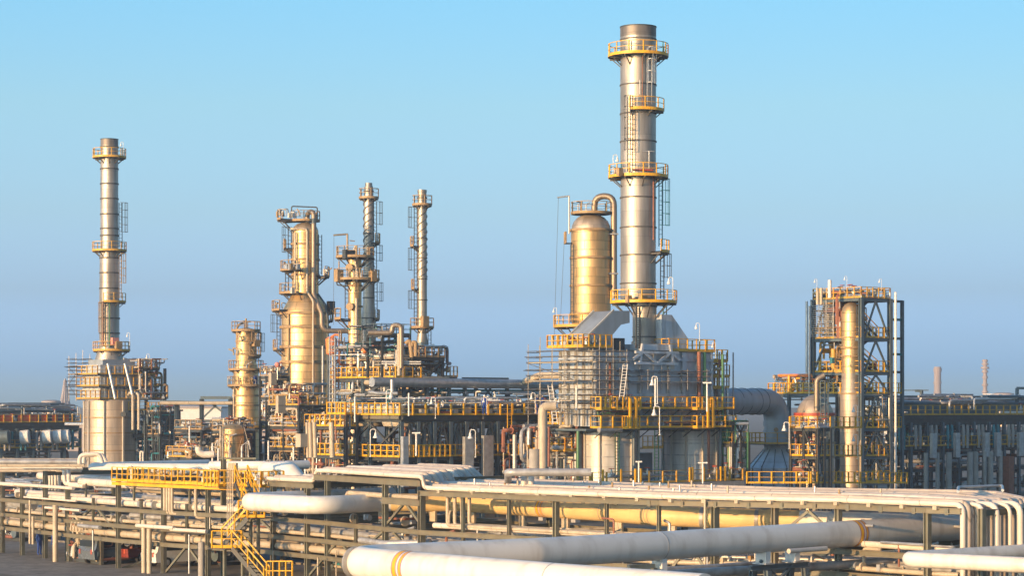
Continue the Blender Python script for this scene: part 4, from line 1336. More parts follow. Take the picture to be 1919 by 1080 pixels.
for j, (a, b) in enumerate([(2.2, 1.6 + i * (B - 3) / 7) for i in range(8)] + [(A - 2.2, 1.5)]):
    m = MB(); c = cd.pt(a, b, 0)
    m.lathe(c.x, c.y, [(cz(800), 1.55), (cz(793), 1.7), (cz(792) + .01, 1.7)], 28, uv=False)
    m.build('fan_shroud', 'cream_pipe', cd.o)
z2 = cz(858)
cd.level(z2, aa, bb[::2], .35)
cd.rail([(-.2, -.3, z2), (-.2, B, z2)], 'dull_yellow', step=1.3, post=.10)
cd.rail([(-.2, -.3, z2), (A, -.3, z2)], 'yellow_paint', step=.9, post=.15, t=.09)
cd.rail([(-.24, .0, z2), (-.24, 5.5, z2)], 'yellow_paint', step=.6, post=.14, t=.08)
for i in range(nb):   # trusses below the deck
    cd.braces([((-.05, bb[i], z2 + .1), (-.05, (bb[i] + bb[i + 1]) / 2, cz(795))), ((-.05, bb[i + 1], z2 + .1), (-.05, (bb[i] + bb[i + 1]) / 2, cz(795)))], .17)
for j in range(2):
    cd.braces([((A * j / 2, -.05, z2 + .1), (A * (j + 1) / 2, -.05, cz(795))), ((A * (j + 1) / 2, -.08, z2 + .1), (A * j / 2, -.08, cz(795)))], .17)
# twin pale risers under the deck
for px in (776, 801, 812, 860, 868, 925, 934, 984, 993):
    m = MB()
    b = cd.b_at(px, -.1)
    m.tube([cd.pt(.4, b, cz(862)), cd.pt(.4, b, cz(835)), cd.pt(.4, b, cz(810)), cd.pt(.35, b, cz(795))], [.17, .2, .2, .16], 10)
    m.tube([cd.pt(.4, b, cz(812)), cd.pt(.4, b, cz(814))], .3, 10)
    m.tube([cd.pt(.4, b, cz(836)), cd.pt(.4, b, cz(838))], .28, 10)
    m.build('cooler_riser', 'fire_concrete', cd.o)
cd.fill(.3, A, .5, B, cz(915), cz(862), 98, 41, rr=(.06, .1, .15, .2), valves=40, mats=('pipe_grey', 'galvanised', 'rust_red', 'cream_pipe', 'dark_steel'))
cd.fill(.6, A, .5, B, z2 + .1, cz(800), 70, 42, rr=(.05, .08, .14), valves=36, vert=.6, mats=('pipe_grey', 'cream_pipe', 'galvanised', 'rust_red'), name='upper_pipe')
cd.fill(.3, A, .5, B, z + .1, z + 1.6, 70, 43, rr=(.04, .06, .1), valves=20, name='deck_pipe', mats=('pipe_grey', 'galvanised', 'lamp_white', 'slate_steel'))
for px0, px1, y0 in ((868, 884, 820), (903, 921, 818), (752, 762, 818)):   # cabinets / cable trays standing in front
    b0, b1 = cd.b_at(px0, -1.2), cd.b_at(px1, -1.2)
    slabf('cable_riser', 'galvanised', -1.5, -1.1, b0, b1, cz(912), cz(y0))
b = cd.b_at(955, -.4)
m = MB()
for e in (-.25, .25): m.beam(cd.pt(-.4, b + e, cz(812)), cd.pt(-.4, b + e, cz(758)), .07)
for i in range(9): m.beam(cd.pt(-.4, b - .25, cz(811) + i * .3), cd.pt(-.4, b + .25, cz(811) + i * .3), .045)
m.build('ladder', 'yellow_paint', cd.o)
# portal frames and the long horizontal pipe above the deck
pf = Frame('portal_frame', 'row of slate portal frames carrying a long fat grey pipe above the air-cooler deck', 'pipe rack', 870, 232, None, 1075, cz(779), 'slate_steel')
for px, top in ((757, 700), (871, 712), (892, 711), (950, 711), (1008, 714), (1012, 712)):
    s_ = along(pf.C, V, px)
    m = MB()
    m.ibeam(pf.pt(0, s_, cz(779)), pf.pt(0, s_, zat(top, 238)), .32, .32, .06)
    m.build('column', 'slate_steel', pf.o)
for p0, p1, py in ((866, 953, 711), (928, 1030, 715), (870, 1040, 745), (800, 1040, 733)):
    m = MB()
    a, b = along(pf.C, V, p0), along(pf.C, V, p1)
    m.ibeam(pf.pt(.02, a, zat(py, 238)), pf.pt(.02, b, zat(py, 238)), .2, .24, .05)
    m.build('beam', 'teal_paint' if py > 730 else 'slate_steel', pf.o)
for p0, p1 in ((905, 925), (925, 905), (992, 975), (1000, 1010)):
    a, b = along(pf.C, V, p0), along(pf.C, V, p1)
    m = MB(); m.beam(pf.pt(.05, a, zat(748, 238)), pf.pt(.05, b, zat(722, 238)), .16); m.build('brace', 'slate_steel', pf.o)
pf.fill(-1.5, 2, along(pf.C, V, 770), along(pf.C, V, 1040), zat(779, 238), zat(735, 238), 60, 51, valves=16, rr=(.05, .08, .13), mats=('galvanised', 'lamp_white', 'pipe_grey', 'slate_steel', 'teal_paint'))
a, b = along(pf.C, V, 690), along(pf.C, V, 1062)
pipe('long fat grey pipe running level behind the air-cooler deck towards the big heater', [pf.pt(-.6, a, zat(718, 232)), pf.pt(-.6, b, zat(722, 240))], .5, 'galvanised', 16)
pipe('beige pipe with a long bend, entering the scaffolded side of the big heater', [P(984, 716, 236), P(1012, 704, 234), P(1062, 704, 231)], .38, 'cream_pipe', 16, rad=2.5)

# ================================================================ process structure on top of the rack (behind the columns)
us = Frame('process_structure', 'dense steel structure of pipes and exchangers beside the slim gold column, above the cooler deck', 'process unit', 742, 226, 622, 858, cz(779), 'dark_steel')
uz = us.z
A, B = us.La, us.Lb
us.cols([0, A * .5, A], [0, B * .5, B - 1.2], cz(779), uz(711), .34, 'slate_steel')
us.level(uz(708), [0, A * .5, A], [0, B * .5, B - 1.2], .4)
us.rail([(-.1, -.1, uz(708)), (-.1, us.b_at(788), uz(708))], step=1.15, post=.13)
us.rail([(-.1, -.1, uz(708)), (A, -.1, uz(708))], step=.9, post=.12)
us.cols([0, 2.2], [us.b_at(829), us.b_at(773)], uz(708), uz(671), .28)
us.level(uz(669), [-.3, 4], [us.b_at(770), us.b_at(830)], .35)
us.rails4(uz(669), -.3, 4, us.b_at(770), us.b_at(830), 'rail_brown', step=.9)
us.rail([(0, us.b_at(830), uz(706)), (0, us.b_at(857), uz(706))], 'rail_brown', step=.5, post=.1)
slab('small_platform', 'grating', 0, 2, us.b_at(830), us.b_at(857), uz(706) - .3, uz(706), fr=us)
us.braces([((0, us.b_at(800), uz(708)), (0, us.b_at(829), uz(672))), ((0, 0, uz(735)), (A * .4, 0, uz(712))), ((0, .05, cz(779)), (0, B * .3, uz(714))), ((A * .45, -.1, uz(740)), (A * .1, -.1, uz(712)))], .25)
us.fill(0, A, 0, B - 1, uz(708), uz(648), 99, 61, valves=30, rr=(.05, .08, .12, .18), mats=('rail_brown', 'cream_pipe', 'galvanised', 'pipe_grey', 'rust_red', 'lamp_white'))
us.fill(0, A, 0, B - 1, cz(779), uz(712), 90, 62, valves=20, rr=(.06, .1, .18, .28), name='lower_pipe', mats=('rail_brown', 'cream_pipe', 'galvanised', 'pipe_grey', 'teal_paint'))
us.fill(0, 3.5, us.b_at(690), us.b_at(775), uz(668), uz(612), 30, 63, rr=(.04, .06, .1), name='cable_pipe', mats=('pipe_grey', 'dark_steel', 'teal_paint', 'galvanised'))
# open top decks over it
for py, p0, p1 in ((628, 716, 770), (640, 700, 765), (650, 690, 760)):
    b0, b1 = us.b_at(p0), us.b_at(p1)
    us.level(uz(py), [0, 2.4], [b0, b1], .22, .14, deck=(py == 628))
us.cols([0, 2.4], [us.b_at(716), us.b_at(768)], uz(708), uz(628), .22)
us.rails4(uz(628), 0, 2.4, us.b_at(714), us.b_at(770), 'slate_steel', step=1.2, post=.07)
for pts, r, mat in (([(690, 624), (735, 624), (735, 610), (752, 610), (752, 690)], .26, 'grey_cladding'), ([(748, 626), (748, 704)], .2, 'cream_pipe'), ([(772, 650), (772, 642), (779, 642), (779, 668)], .2, 'rail_brown'),
                    ([(760, 645), (768, 638), (772, 670)], .22, 'rail_brown'), ([(735, 736), (735, 712)], .22, 'galvanised'), ([(690, 735), (710, 738), (745, 738)], .2, 'galvanised')):
    m = MB()
    m.tube(bend([P(x, y, 223) for x, y in pts], .6), r, 12)
    m.build('process_pipe', mat, us.o)
m = MB(); m.tube([P(684, 657, 222), P(680, 661, 222)], [.32, .32], 16); m.build('end_cover', 'orange_paint', us.o)
# strip of white lagging, trays
for y in (678, 682):
    m = MB(); m.beam(P(716, y, 223), P(788, y + .5, 224), .5, .12); m.build('cable_tray', 'lamp_white', us.o)
# orange lagged vessel hung near the broad column
o = thing('orange_drum', 'bright orange drum hanging between the broad and the slim gold columns', 'drum', P(621, 668, 236))
m = MB(); c = P(621, 650, 236)
m.lathe(c.x, c.y, [(zat(668, 236), .01), (zat(667, 236), .25), (zat(663, 236), .55), (zat(636, 236), .62), (zat(632, 236), .35), (zat(631, 236), .01)], 20, uv=False)
m.build('drum_body', 'orange_paint', o)
m = MB(); m.tube([P(621, 632, 236), P(627, 628, 236), P(634, 628, 236)], .12, 8); m.build('nozzle', 'orange_paint', o)
# cage tower of grey trays right of the broad column
ct = Frame('ladder_tower', 'narrow grey lattice ladder tower between the broad gold column and the slim one', 'tower', 628, 233, 618, 645, 0, 'galvanised')
ct.cols([0, ct.La], [0, ct.Lb], 0, zat(632, 233), .12, 'galvanised')
for i, py in enumerate(range(640, 850, 9)):
    m = MB(); zq = zat(py, 233)
    for hh in (0,): m.tube([ct.pt(0, 0, zq), ct.pt(0, ct.Lb, zq), ct.pt(ct.La, ct.Lb, zq), ct.pt(ct.La, 0, zq), ct.pt(0, 0, zq)], .05, 5)
    m.build('tie', 'galvanised', ct.o)
ct.fill(0, ct.La, 0, ct.Lb, zat(760, 233), zat(635, 233), 16, 70, rr=(.04, .06, .1))

# ================================================================ crowded base round the broad column
def base_unit(label, cpx, D, l, r, tops, seed, n, mats, top_y, rmat='dull_yellow', name='process_unit', sides='ab'):
    f = Frame(name, label, 'process unit', cpx, D, l, r, 0, 'dark_steel')
    aa, bb = [0, f.La / 2, f.La], [0, f.Lb / 2, f.Lb]
    f.cols(aa, bb, 0, f.z(tops[0]), .26)
    ys = list(tops) + [900]
    for i, py in enumerate(tops):
        f.level(f.z(py), aa, bb, .3)
        f.rails4(f.z(py), 0, f.La, 0, f.Lb, rmat, sides, step=1.2, post=.10)
        f.fill(0, f.La, 0, f.Lb, f.z(ys[i + 1]) + .1, f.z(py) - .4, int(n * 1.7), seed + i, mats=mats, rr=(.05, .07, .1, .16), valves=14, name=('pipe', 'branch_pipe', 'drain_pipe', 'feed_pipe')[i % 4])
        f.braces([((0, .1 * f.Lb, f.z(ys[i + 1])), (0, f.Lb / 2, f.z(py) - .2)), ((f.La * .1, 0, f.z(ys[i + 1])), (f.La / 2, 0, f.z(py) - .2))], .15)
    f.fill(0, f.La, 0, f.Lb, f.z(tops[0]), f.z(top_y), int(n * 1.5), seed + 9, mats=mats, rr=(.05, .08, .14), valves=10, name='top_pipe')
    return f
WM = ('rail_brown', 'cream_pipe', 'galvanised', 'rust_red', 'cream_pipe', 'pipe_grey')
f = base_unit('dense brown unit of pipes and platforms round the foot of the broad gold column', 560, 243, 505, 612, (760, 800, 840), 80, 40, WM, 720)
slab('lagged_box', 'cream_plate', .6, 2.6, 1, 3.2, f.z(798), f.z(772), fr=f)
slab('lagged_box', 'cream_plate', 3.6, 5, 1, 3, f.z(757), f.z(735), fr=f)
for x, y0, y1, w in ((526, 742, 775, 1.6), (511, 700, 722, 1.2)):
    m = MB(); m.box(P(x, (y0 + y1) / 2, 240), w * .6, .5, (y1 - y0) * 240 / F); m.build('cable_riser', 'cream_pipe', f.o)
f = base_unit('pipe-crowded steel platform between the short column and the broad gold column', 512, 250, 488, 540, (705, 745, 790), 90, 26, WM, 690, 'rail_brown')
q = P(511, 690, 249); m = MB(); m.tube([q, q - Z * 1.2], .55, 14)
f = base_unit('brown steel unit of pipes wrapping the foot of the short column', 438, 247, 398, 476, (808, 850), 95, 36, WM, 785, 'rail_brown')
f = base_unit('tangle of valves and pipes behind the white pipes, left of the squat vessel', 360, 228, 312, 410, (858,), 98, 46, ('lamp_white', 'cream_pipe', 'rail_brown', 'galvanised', 'slate_steel'), 840, 'dull_yellow')
# yellow railed landings left of the cooler rack
sl_ = Frame('pipe_platform', 'stack of yellow-railed landings left of the air-cooler rack', 'platform', 648, 206, 572, 668, 0)
for py, mt in ((800, 'yellow_paint'), (855, 'yellow_paint')):
    z = sl_.z(py)
    sl_.level(z, [0, sl_.La / 2, sl_.La], [0, sl_.Lb], .3)
    sl_.rails4(z, 0, sl_.La, 0, sl_.Lb, mt, 'ab', step=.8, post=.13)
z = sl_.z(777)
sl_.level(z, [0, sl_.La * .45], [0, sl_.Lb], .3)
sl_.rails4(z, 0, sl_.La * .45, 0, sl_.Lb, 'yellow_paint', 'ab', step=.8, post=.12)
sl_.cols([0, sl_.La], [0, sl_.Lb], 0, sl_.z(779), .28)
for x, w in ((583, .2), (591, .2), (623, .24), (577, .14)):
    m = MB(); m.tube([P(x, 858, 203), P(x - 2, 792, 203)], w, 10); m.build('riser', 'cream_pipe', sl_.o)
sl_.fill(0, sl_.La, 0, sl_.Lb, sl_.z(905), sl_.z(780), 70, 101, valves=20, mats=WM)
m = MB(); m.box(P(567, 826, 203), 1.0, .8, 1.2); m.build('equipment_box', 'cream_pipe', sl_.o)
tag(part('warning_panel', 'orange_paint', None, lambda m: m.box(P(552, 882, 190), .9, .3, .9)), 'small orange panel standing low, left of the yellow landings', 'panel')
ob = thing('orange_ball_marker', 'small pink ball on a post left of the broad gold column', 'marker', P(520, 690, 240))
m = MB(); c = P(520, 684, 240); m.lathe(c.x, c.y, [(c.z - .3, .02), (c.z - .2, .24), (c.z, .32), (c.z + .2, .24), (c.z + .3, .02)], 16, uv=False); m.build('ball', 'pink_ball', ob)
m = MB(); m.tube([P(520, 712, 240), P(520, 688, 240)], .05, 6); m.build('post', 'galvanised', ob)

f = base_unit('yellow-railed platforms wrapped round the front of the bulbous vessel', 1532, 210, 1482, 1556, (803, 856), 150, 10, WM, 797, 'yellow_paint')
# ================================================================ heater under the left stack
lh = Frame('fired_heater', 'smaller fired heater under the far-left stack, cream barrel with crowded walkways', 'furnace', 190, 283, 152, 262, 0, 'dark_steel')
lz = lh.z
c = P(209, 800, 285.5)
m = MB()
m.lathe(c.x, c.y, [(lz(885), .01), (lz(885), 3.35), (lz(750), 3.35), (lz(750), .01)], 56)
bl = m.build('furnace_barrel', 'grey_cladding', lh.o)
for py in (783, 812, 845):
    m = MB(); m.lathe(c.x, c.y, [(lz(py) - .08, 3.3), (lz(py) - .08, 3.42), (lz(py) + .08, 3.42), (lz(py) + .08, 3.3)], 56, uv=False); m.build('stiffener_ring', 'rail_brown', bl)
for j in range(9):
    th = R(-175 + j * 40); d = Vector((math.cos(th), math.sin(th), 0)); m = MB()
    m.beam(c + d * 3.46 + Z * (lz(885) - c.z), c + d * 3.46 + Z * (lz(752) - c.z), .2); m.build('barrel_column', 'cream_plate', bl)
m = MB(); q = P(232, 777, 282.4); m.tube([q, q + Vector((0, -.35, 0))], .35, 14); m.build('peep_door', 'dark_steel', bl)
slab('side_box', 'cream_plate', lh.a_at(176), lh.a_at(153), .8, 4.2, 2.0, lz(752), fr=lh)
for px in (155, 177):
    m = MB(); a = lh.a_at(px); m.ibeam(lh.pt(a, .62, 2), lh.pt(a, .62, lz(752)), .3, .3, .05); m.build('stiffener', 'cream_plate', lh.o)
a1 = lh.a_at(165)
slab('convection_box', 'plate_grey', -.1, a1 + .9, -.2, lh.Lb + .3, lz(748), lz(684), fr=lh)
slab('convection_roof', 'duct_steel', .2, a1 + .5, .3, lh.Lb - .6, lz(684) + .01, lz(674), fr=lh)
for b in [.4 + i * (lh.Lb - 2) / 6 for i in range(7)]:
    m = MB(); m.ibeam(lh.pt(-.22, b, lz(747)), lh.pt(-.22, b, lz(685)), .25, .22, .03); m.build('stiffener', 'plate_grey', lh.o)
for py, e in ((702, .8), (724, 1.1), (748, 1.4)):
    z = lz(py)
    slab('walkway', 'grating', -e, a1 + 1.2, -1.0, lh.Lb + 2.2, z - .15, z, fr=lh)
    lh.rails4(z, -e, a1 + 1.2, -1.0, lh.Lb + 2.2, 'dull_yellow' if py != 748 else 'dull_yellow', 'abcd', step=1.2, post=.11)
z = lz(770)
slab('walkway', 'grating', -2, 2, lh.b_at(226), lh.Lb + 3, z - .2, z, fr=lh)
lh.rail([(-2, lh.b_at(226), z), (-2, lh.Lb + 3, z)], 'dull_yellow', step=1.3, post=.13)
lh.cols([-1.5, 3], [lh.b_at(262), lh.Lb + 2.8], 0, lz(690), .3)
lh.level(lz(690), [-1.5, 3], [lh.b_at(255), lh.Lb + 2], .3)
lh.rails4(lz(690), -1.5, 3, lh.b_at(255), lh.Lb + 2, 'rail_brown', step=1.2, post=.09)
lh.fill(-1.8, 3, lh.b_at(246), lh.Lb + 3.0, lz(748), lz(672), 50, 111, mats=WM, valves=16)
lh.fill(-2.2, 4, lh.b_at(243), lh.Lb + 5, lz(870), lz(770), 80, 112, mats=('dark_steel', 'slate_steel', 'pipe_grey', 'galvanised', 'teal_paint'), valves=20, name='lower_pipe', rr=(.08, .12, .2))
lh.level(lz(790), [-2, 4], [lh.b_at(236), lh.Lb + 5], .4, dmat='slate_steel'); lh.level(lz(815), [-2, 4], [lh.b_at(236), lh.Lb + 5], .4)
for x in (249, 260):
    m = MB(); m.tube(bend([P(x, 806, 278), P(x, 740, 278), P(x - 6, 736, 279), P(x - 10, 745, 280)], .5), .18, 10); m.build('looped_pipe', 'cream_pipe', lh.o)
for x0, x1 in ((202, 216), (234, 250)):
    m = MB(); m.tube([P(x0, 682, 279), P(x1, 748, 278)], .16, 8); m.build('sloping_pipe', 'galvanised', lh.o)
scaffold('thin tube scaffold on the left side of the smaller heater', lh, a1 + .4, a1 + 2.2, -1.5, .5, lz(752), lz(672), [lz(y) for y in (740, 722, 702, 688)], 1, 1, 9, [lz(702)])
# dark annex to its right
f = base_unit('dark blue-grey steel structure right of the smaller heater', 300, 280, 276, 336, (772, 815), 120, 26, ('slate_steel', 'dark_steel', 'pipe_grey', 'teal_paint'), 762, 'rail_brown')
slab('dark_panel', 'slate_steel', .3, f.La - .3, .4, f.Lb - .4, f.z(840), f.z(776), fr=f)
# bridge of blue steel towards the short column
br = thing('pipe_bridge', 'blue-grey pipe bridge spanning the gap between the smaller heater and the short column', 'pipe rack', P(378, 850, 262))
for x, t in ((331, 757), (378, 748), (432, 746)):
    m = MB(); m.ibeam(P(x, 870, 262), P(x, t, 262), .4, .4, .07); m.build('column', 'slate_steel', br)
for x0, y0, x1, y1, w in ((376, 746, 434, 746, .35), (300, 753, 434, 756, .3), (331, 789, 432, 790, .3), (382, 782, 405, 760, .2), (398, 758, 416, 772, .2)):
    m = MB(); m.beam(P(x0, y0, 262), P(x1, y1, 262), w); m.build('beam', 'slate_steel', br)
pipe('beige pipe lying on the blue-grey pipe bridge', [P(300, 756, 261), P(436, 756, 261)], .22, 'cream_pipe')

# ================================================================ long racks right and left, in the distance
def long_rack(label, cpx, D, lpx, rpx, rows, seed, red=False, n=12, bent='v'):
    f = Frame('air_cooler_rack', label, 'pipe rack', cpx, D, lpx, rpx, 0, 'dark_steel')
    A, B = max(f.La, 8), f.Lb
    z = f.z
    bb = [B * i / n for i in range(n + 1)]
    f.cols([0, 5], bb, 0, z(rows[0]) - .8, .34, 'slate_steel')
    f.level(z(rows[0]), [0, 5], bb[::2], .45)
    slab('plenum', 'dark_steel', .2, 13, 0, B, z(rows[0]) - 1.15, z(rows[0]) - .46, fr=f)
    f.rail([(-.2, 0, z(rows[0])), (-.2, B, z(rows[0]))], 'dull_yellow', step=1.3, post=.13)
    f.level(z(rows[1]), [0, 13], bb[::2], .35)  # floor and plenum carried far back to darken the bay below
    f.cols([13], bb[::2], 0, z(rows[0]) - .8, .5, 'dark_steel')
    slab('shade_backing', 'dark_steel', 12.2, 12.5, 0, B, z(rows[1]) - 1.4, z(rows[1]) + 1.6, fr=f)  # dark sheet added behind the bays, standing in for shade
    f.rail([(-.3, 0, z(rows[1])), (-.3, B, z(rows[1]))], 'dull_yellow', step=1.1, post=.11)
    for i in range(n):
        f.braces([((-.05, bb[i], z(rows[1])), (-.05, (bb[i] + bb[i + 1]) / 2, z(rows[0]) - 1))], .18)
        for e in (.3, .75):
            m = MB(); b = bb[i] + (bb[1]) * e * .6
            m.tube([f.pt(-.3, b, z(rows[1]) - .3), f.pt(-.3, b, z(rows[1]) + 1.5), f.pt(-.3, b, z(rows[0]) - 1.1)], [.16, .22, .15], 9)
            m.build('cooler_riser', 'fire_concrete' if i % 3 else 'teal_paint', f.o)
    f.fill(0, 5, 0, B, z(rows[1]) + .1, z(rows[0]) - 1.2, 46, seed, mats=('dark_steel', 'pipe_grey', 'galvanised', 'lamp_white', 'teal_paint'), valves=44, rr=(.06, .1, .2))
    f.fill(0, 5, 0, B, z(rows[0]) + .1, z(rows[0]) + 2.4, 40, seed + 1, mats=('galvanised', 'pipe_grey', 'slate_steel', 'lamp_white'), valves=30, name='deck_pipe', rr=(.06, .1, .15), vert=.3)
    f.fill(0, 5, 0, B, 1, z(rows[1]) - .5, 40, seed + 2, mats=('dark_steel', 'rust_red', 'galvanised', 'pipe_grey', 'slate_steel'), name='lower_pipe', rr=(.06, .12, .2), valves=26)
    # upper pipes running the length
    for k, (py, r) in enumerate(((rows[0] - 22, .2), (rows[0] - 26, .14), (rows[0] - 31, .18), (rows[0] - 36, .12))):
        m = MB(); m.tube([f.pt(1 + k * 1.1, 0, z(py)), f.pt(1 + k * 1.1, B, z(py))], r, 8); m.build('long_pipe', ('slate_steel', 'galvanised', 'pipe_grey', 'slate_steel')[k], f.o)
    slab('cooler_box', 'slate_steel', .8, 4.5, .3, B - .3, z(rows[0]) + .05, z(rows[0]) + 1.1, fr=f)
    return f
rr_ = long_rack('long air-cooler rack with dull yellow rails stretching to the right edge behind the steel tower', 1676, 246, None, 1990, (779, 838), 200, n=11)
for px, y0 in ((1749, 812), (1793, 812), (1848, 812), (1870, 812), (1912, 812)):
    slab('cable_riser', 'galvanised', -2.2, -1.8, rr_.b_at(px - 4, -2), rr_.b_at(px + 4, -2), zat(y0 + 46, 250), zat(y0, 250), fr=rr_)
for px in (1735, 1757, 1778, 1818, 1828, 1845, 1856, 1875):
    m = MB(); b = rr_.b_at(px, -2); m.tube([rr_.pt(-2, b, 0), rr_.pt(-2, b, zat(848, 250))], .24 if px % 2 else .34, 10); m.build('concrete_leg', 'fire_concrete', rr_.o)
m = MB(); b = rr_.b_at(1890, -2); m.beam(rr_.pt(-2, b, 0), rr_.pt(-2, b, zat(858, 250)), .9); m.build('red_column', 'rust_red', rr_.o)
rr_.level(zat(880, 250), [0, 5], [0, rr_.Lb], .3)
lr = long_rack('air-cooler rack with a row of red panels at the left edge behind the white pipes', -60, 298, None, 150, (793, 842), 220, n=7)
z = zat(793, 298)
for i, (x0, x1) in enumerate(((0, 21), (33, 68), (77, 88), (97, 108), (117, 128))):
    slab('red_panel', 'red_panel', -.12, -.04, lr.b_at(x0), lr.b_at(x1), z + .1, z + 1.0, fr=lr)
for i, px in enumerate((8, 46, 88, 108, 122)):
    m = MB(); c = lr.pt(-.8, lr.b_at(px, -.8), zat(818, 315)); m.tube([c + Vector((-.5, 0, 0)), c + Vector((.6, 0, .1))], [.95, .95], 16); m.build('fan_motor_cover', 'lamp_white' if i else 'slate_steel', lr.o)
m = MB()
for x0, x1, y in ((15, 102, 757), (15, 56, 765)): m.beam(P(x0, y, 318), P(x1, y, 318), .3)
for x in (16, 55, 70, 96, 102): m.beam(P(x, 758, 318), P(x, 785, 318), .3)
tag(m.build('portal_frame', 'slate_steel'), 'slate portal frame standing on the rack with red panels', 'frame')
pk = P(1900, 735, 262)
m = MB(); m.beam(P(1905, 728, 262), P(1945, 728, 262), .3); m.beam(P(1906, 728, 262), P(1906, 760, 262), .3)
tag(m.build('portal_frame', 'slate_steel'), 'slate portal frame on the long rack at the right edge', 'frame')
m = MB(); m.beam(P(1715, 733, 262), P(1727, 733, 262), .3); m.beam(P(1727, 733, 262), P(1727, 750, 262), .3); m.beam(P(1692, 732, 262), P(1740, 732, 262), .12)
tag(m.build('portal_frame', 'slate_steel'), 'small slate frame on the long rack just right of the steel tower', 'frame')

# ================================================================ far away, seen through haze
def far(name, label, px, D, base, prof, mat, cat='chimney', dk=()):
    v = Vessel(name, label, cat, px, D, base)
    v.shell(prof, mat, n=24)
    for py, r in dk:
        m = MB(); z = v.z(py)
        m.lathe(v.x, v.y, [(z - .5, r * v.k * .3), (z - .5, r * v.k), (z + .6, r * v.k), (z + .6, r * v.k * .3)], 16, uv=False)
        m.build('platform', mat, v.o)
    return v
far('flue_stack', 'thick pale pink stack far off in the haze, right of the steel tower', 1757, 1250, 762, [(770, 6.6), (688, 6.6)], 'far_red', dk=((693, 8), (696, 7.6), (718, 7.8), (736, 7.4)))
v = far('distillation_column', 'slender pale pink column with bulging decks far off in the haze near the right edge', 1846, 1200, 762, [(770, 4), (674, 3.6)], 'far_red', 'column', dk=((677, 5.5), (683, 6.5), (690, 8), (697, 6), (708, 5.5), (722, 6), (735, 6)))
v = far('lattice_flare', 'pale spire with struts far off in the haze at the left edge', 122, 1300, 765, [(770, 3), (735, 2.4), (710, 1.6)], 'far_pale', 'tower', dk=((716, 3.5),))
for i in range(9):
    a = 2 * math.pi * i / 9
    m = MB(); b = Vector((v.x, v.y, v.z(712))); e = Vector((v.x + 13 * v.k * math.cos(a), v.y + 13 * v.k * math.sin(a), 2)); m.beam(e, b, 1.0); m.build('stay', 'far_pale', v.o)
for px, top, r, lab in ((96, 752, 18, 'wide pale storage tank far off behind the left air-cooler rack'), (1880, 738, 20, 'pale storage tank far off behind the right end of the long rack'), (1815, 744, 9, 'small pale tank far off between the two hazy columns'), (365, 762, 44, 'large white tank far off under the pipe bridge'), (905, 752, 30, 'low pale tank far off behind the portal frames')):
    far('storage_tank', lab, px, 1100, 764, [(764, r), (top, r), (top - 2, r * .5)], 'far_pale', 'tank')
b_ = thing('long_building', 'long white hall seen low under the blue-grey pipe bridge', 'building', P(375, 790, 560))
m = MB(); m.box(P(372, 781, 560), 13, 14, 4.2, 0); m.build('wall', 'lamp_white', b_)
m = MB(); m.box(P(372, 764, 560) , 13.4, 15, .4, 0); m.build('roof', 'far_pale', b_)
f = base_unit('low open frame of slate pipes beneath the blue-grey pipe bridge', 378, 256, 328, 428, (806, 838), 140, 34, ('slate_steel', 'dark_steel', 'pipe_grey', 'galvanised', 'rail_brown'), 795, 'rail_brown')
for j, (px, D, w, h) in enumerate(((335, 500, 16, 4), (420, 520, 14, 5), (560, 620, 40, 6), (40, 520, 40, 6))):
    b_ = thing('distant_building', ('low pale shed far behind the dark annex', 'pale shed far behind the squat vessel', 'wide pale shed far behind the broad gold column', 'wide pale shed far behind the rack with red panels')[j], 'building', (P(px, 760, D).x, D, 0))
    q = P(px, 760, D)
    m = MB(); m.box((q.x, D, h / 2), w, 12, h, 0); m.build('wall', 'far_pale', b_)
    m = MB(); m.box((q.x, D, h + .2), w + .6, 12.6, .4, 0); m.build('roof', 'plate_grey', b_)

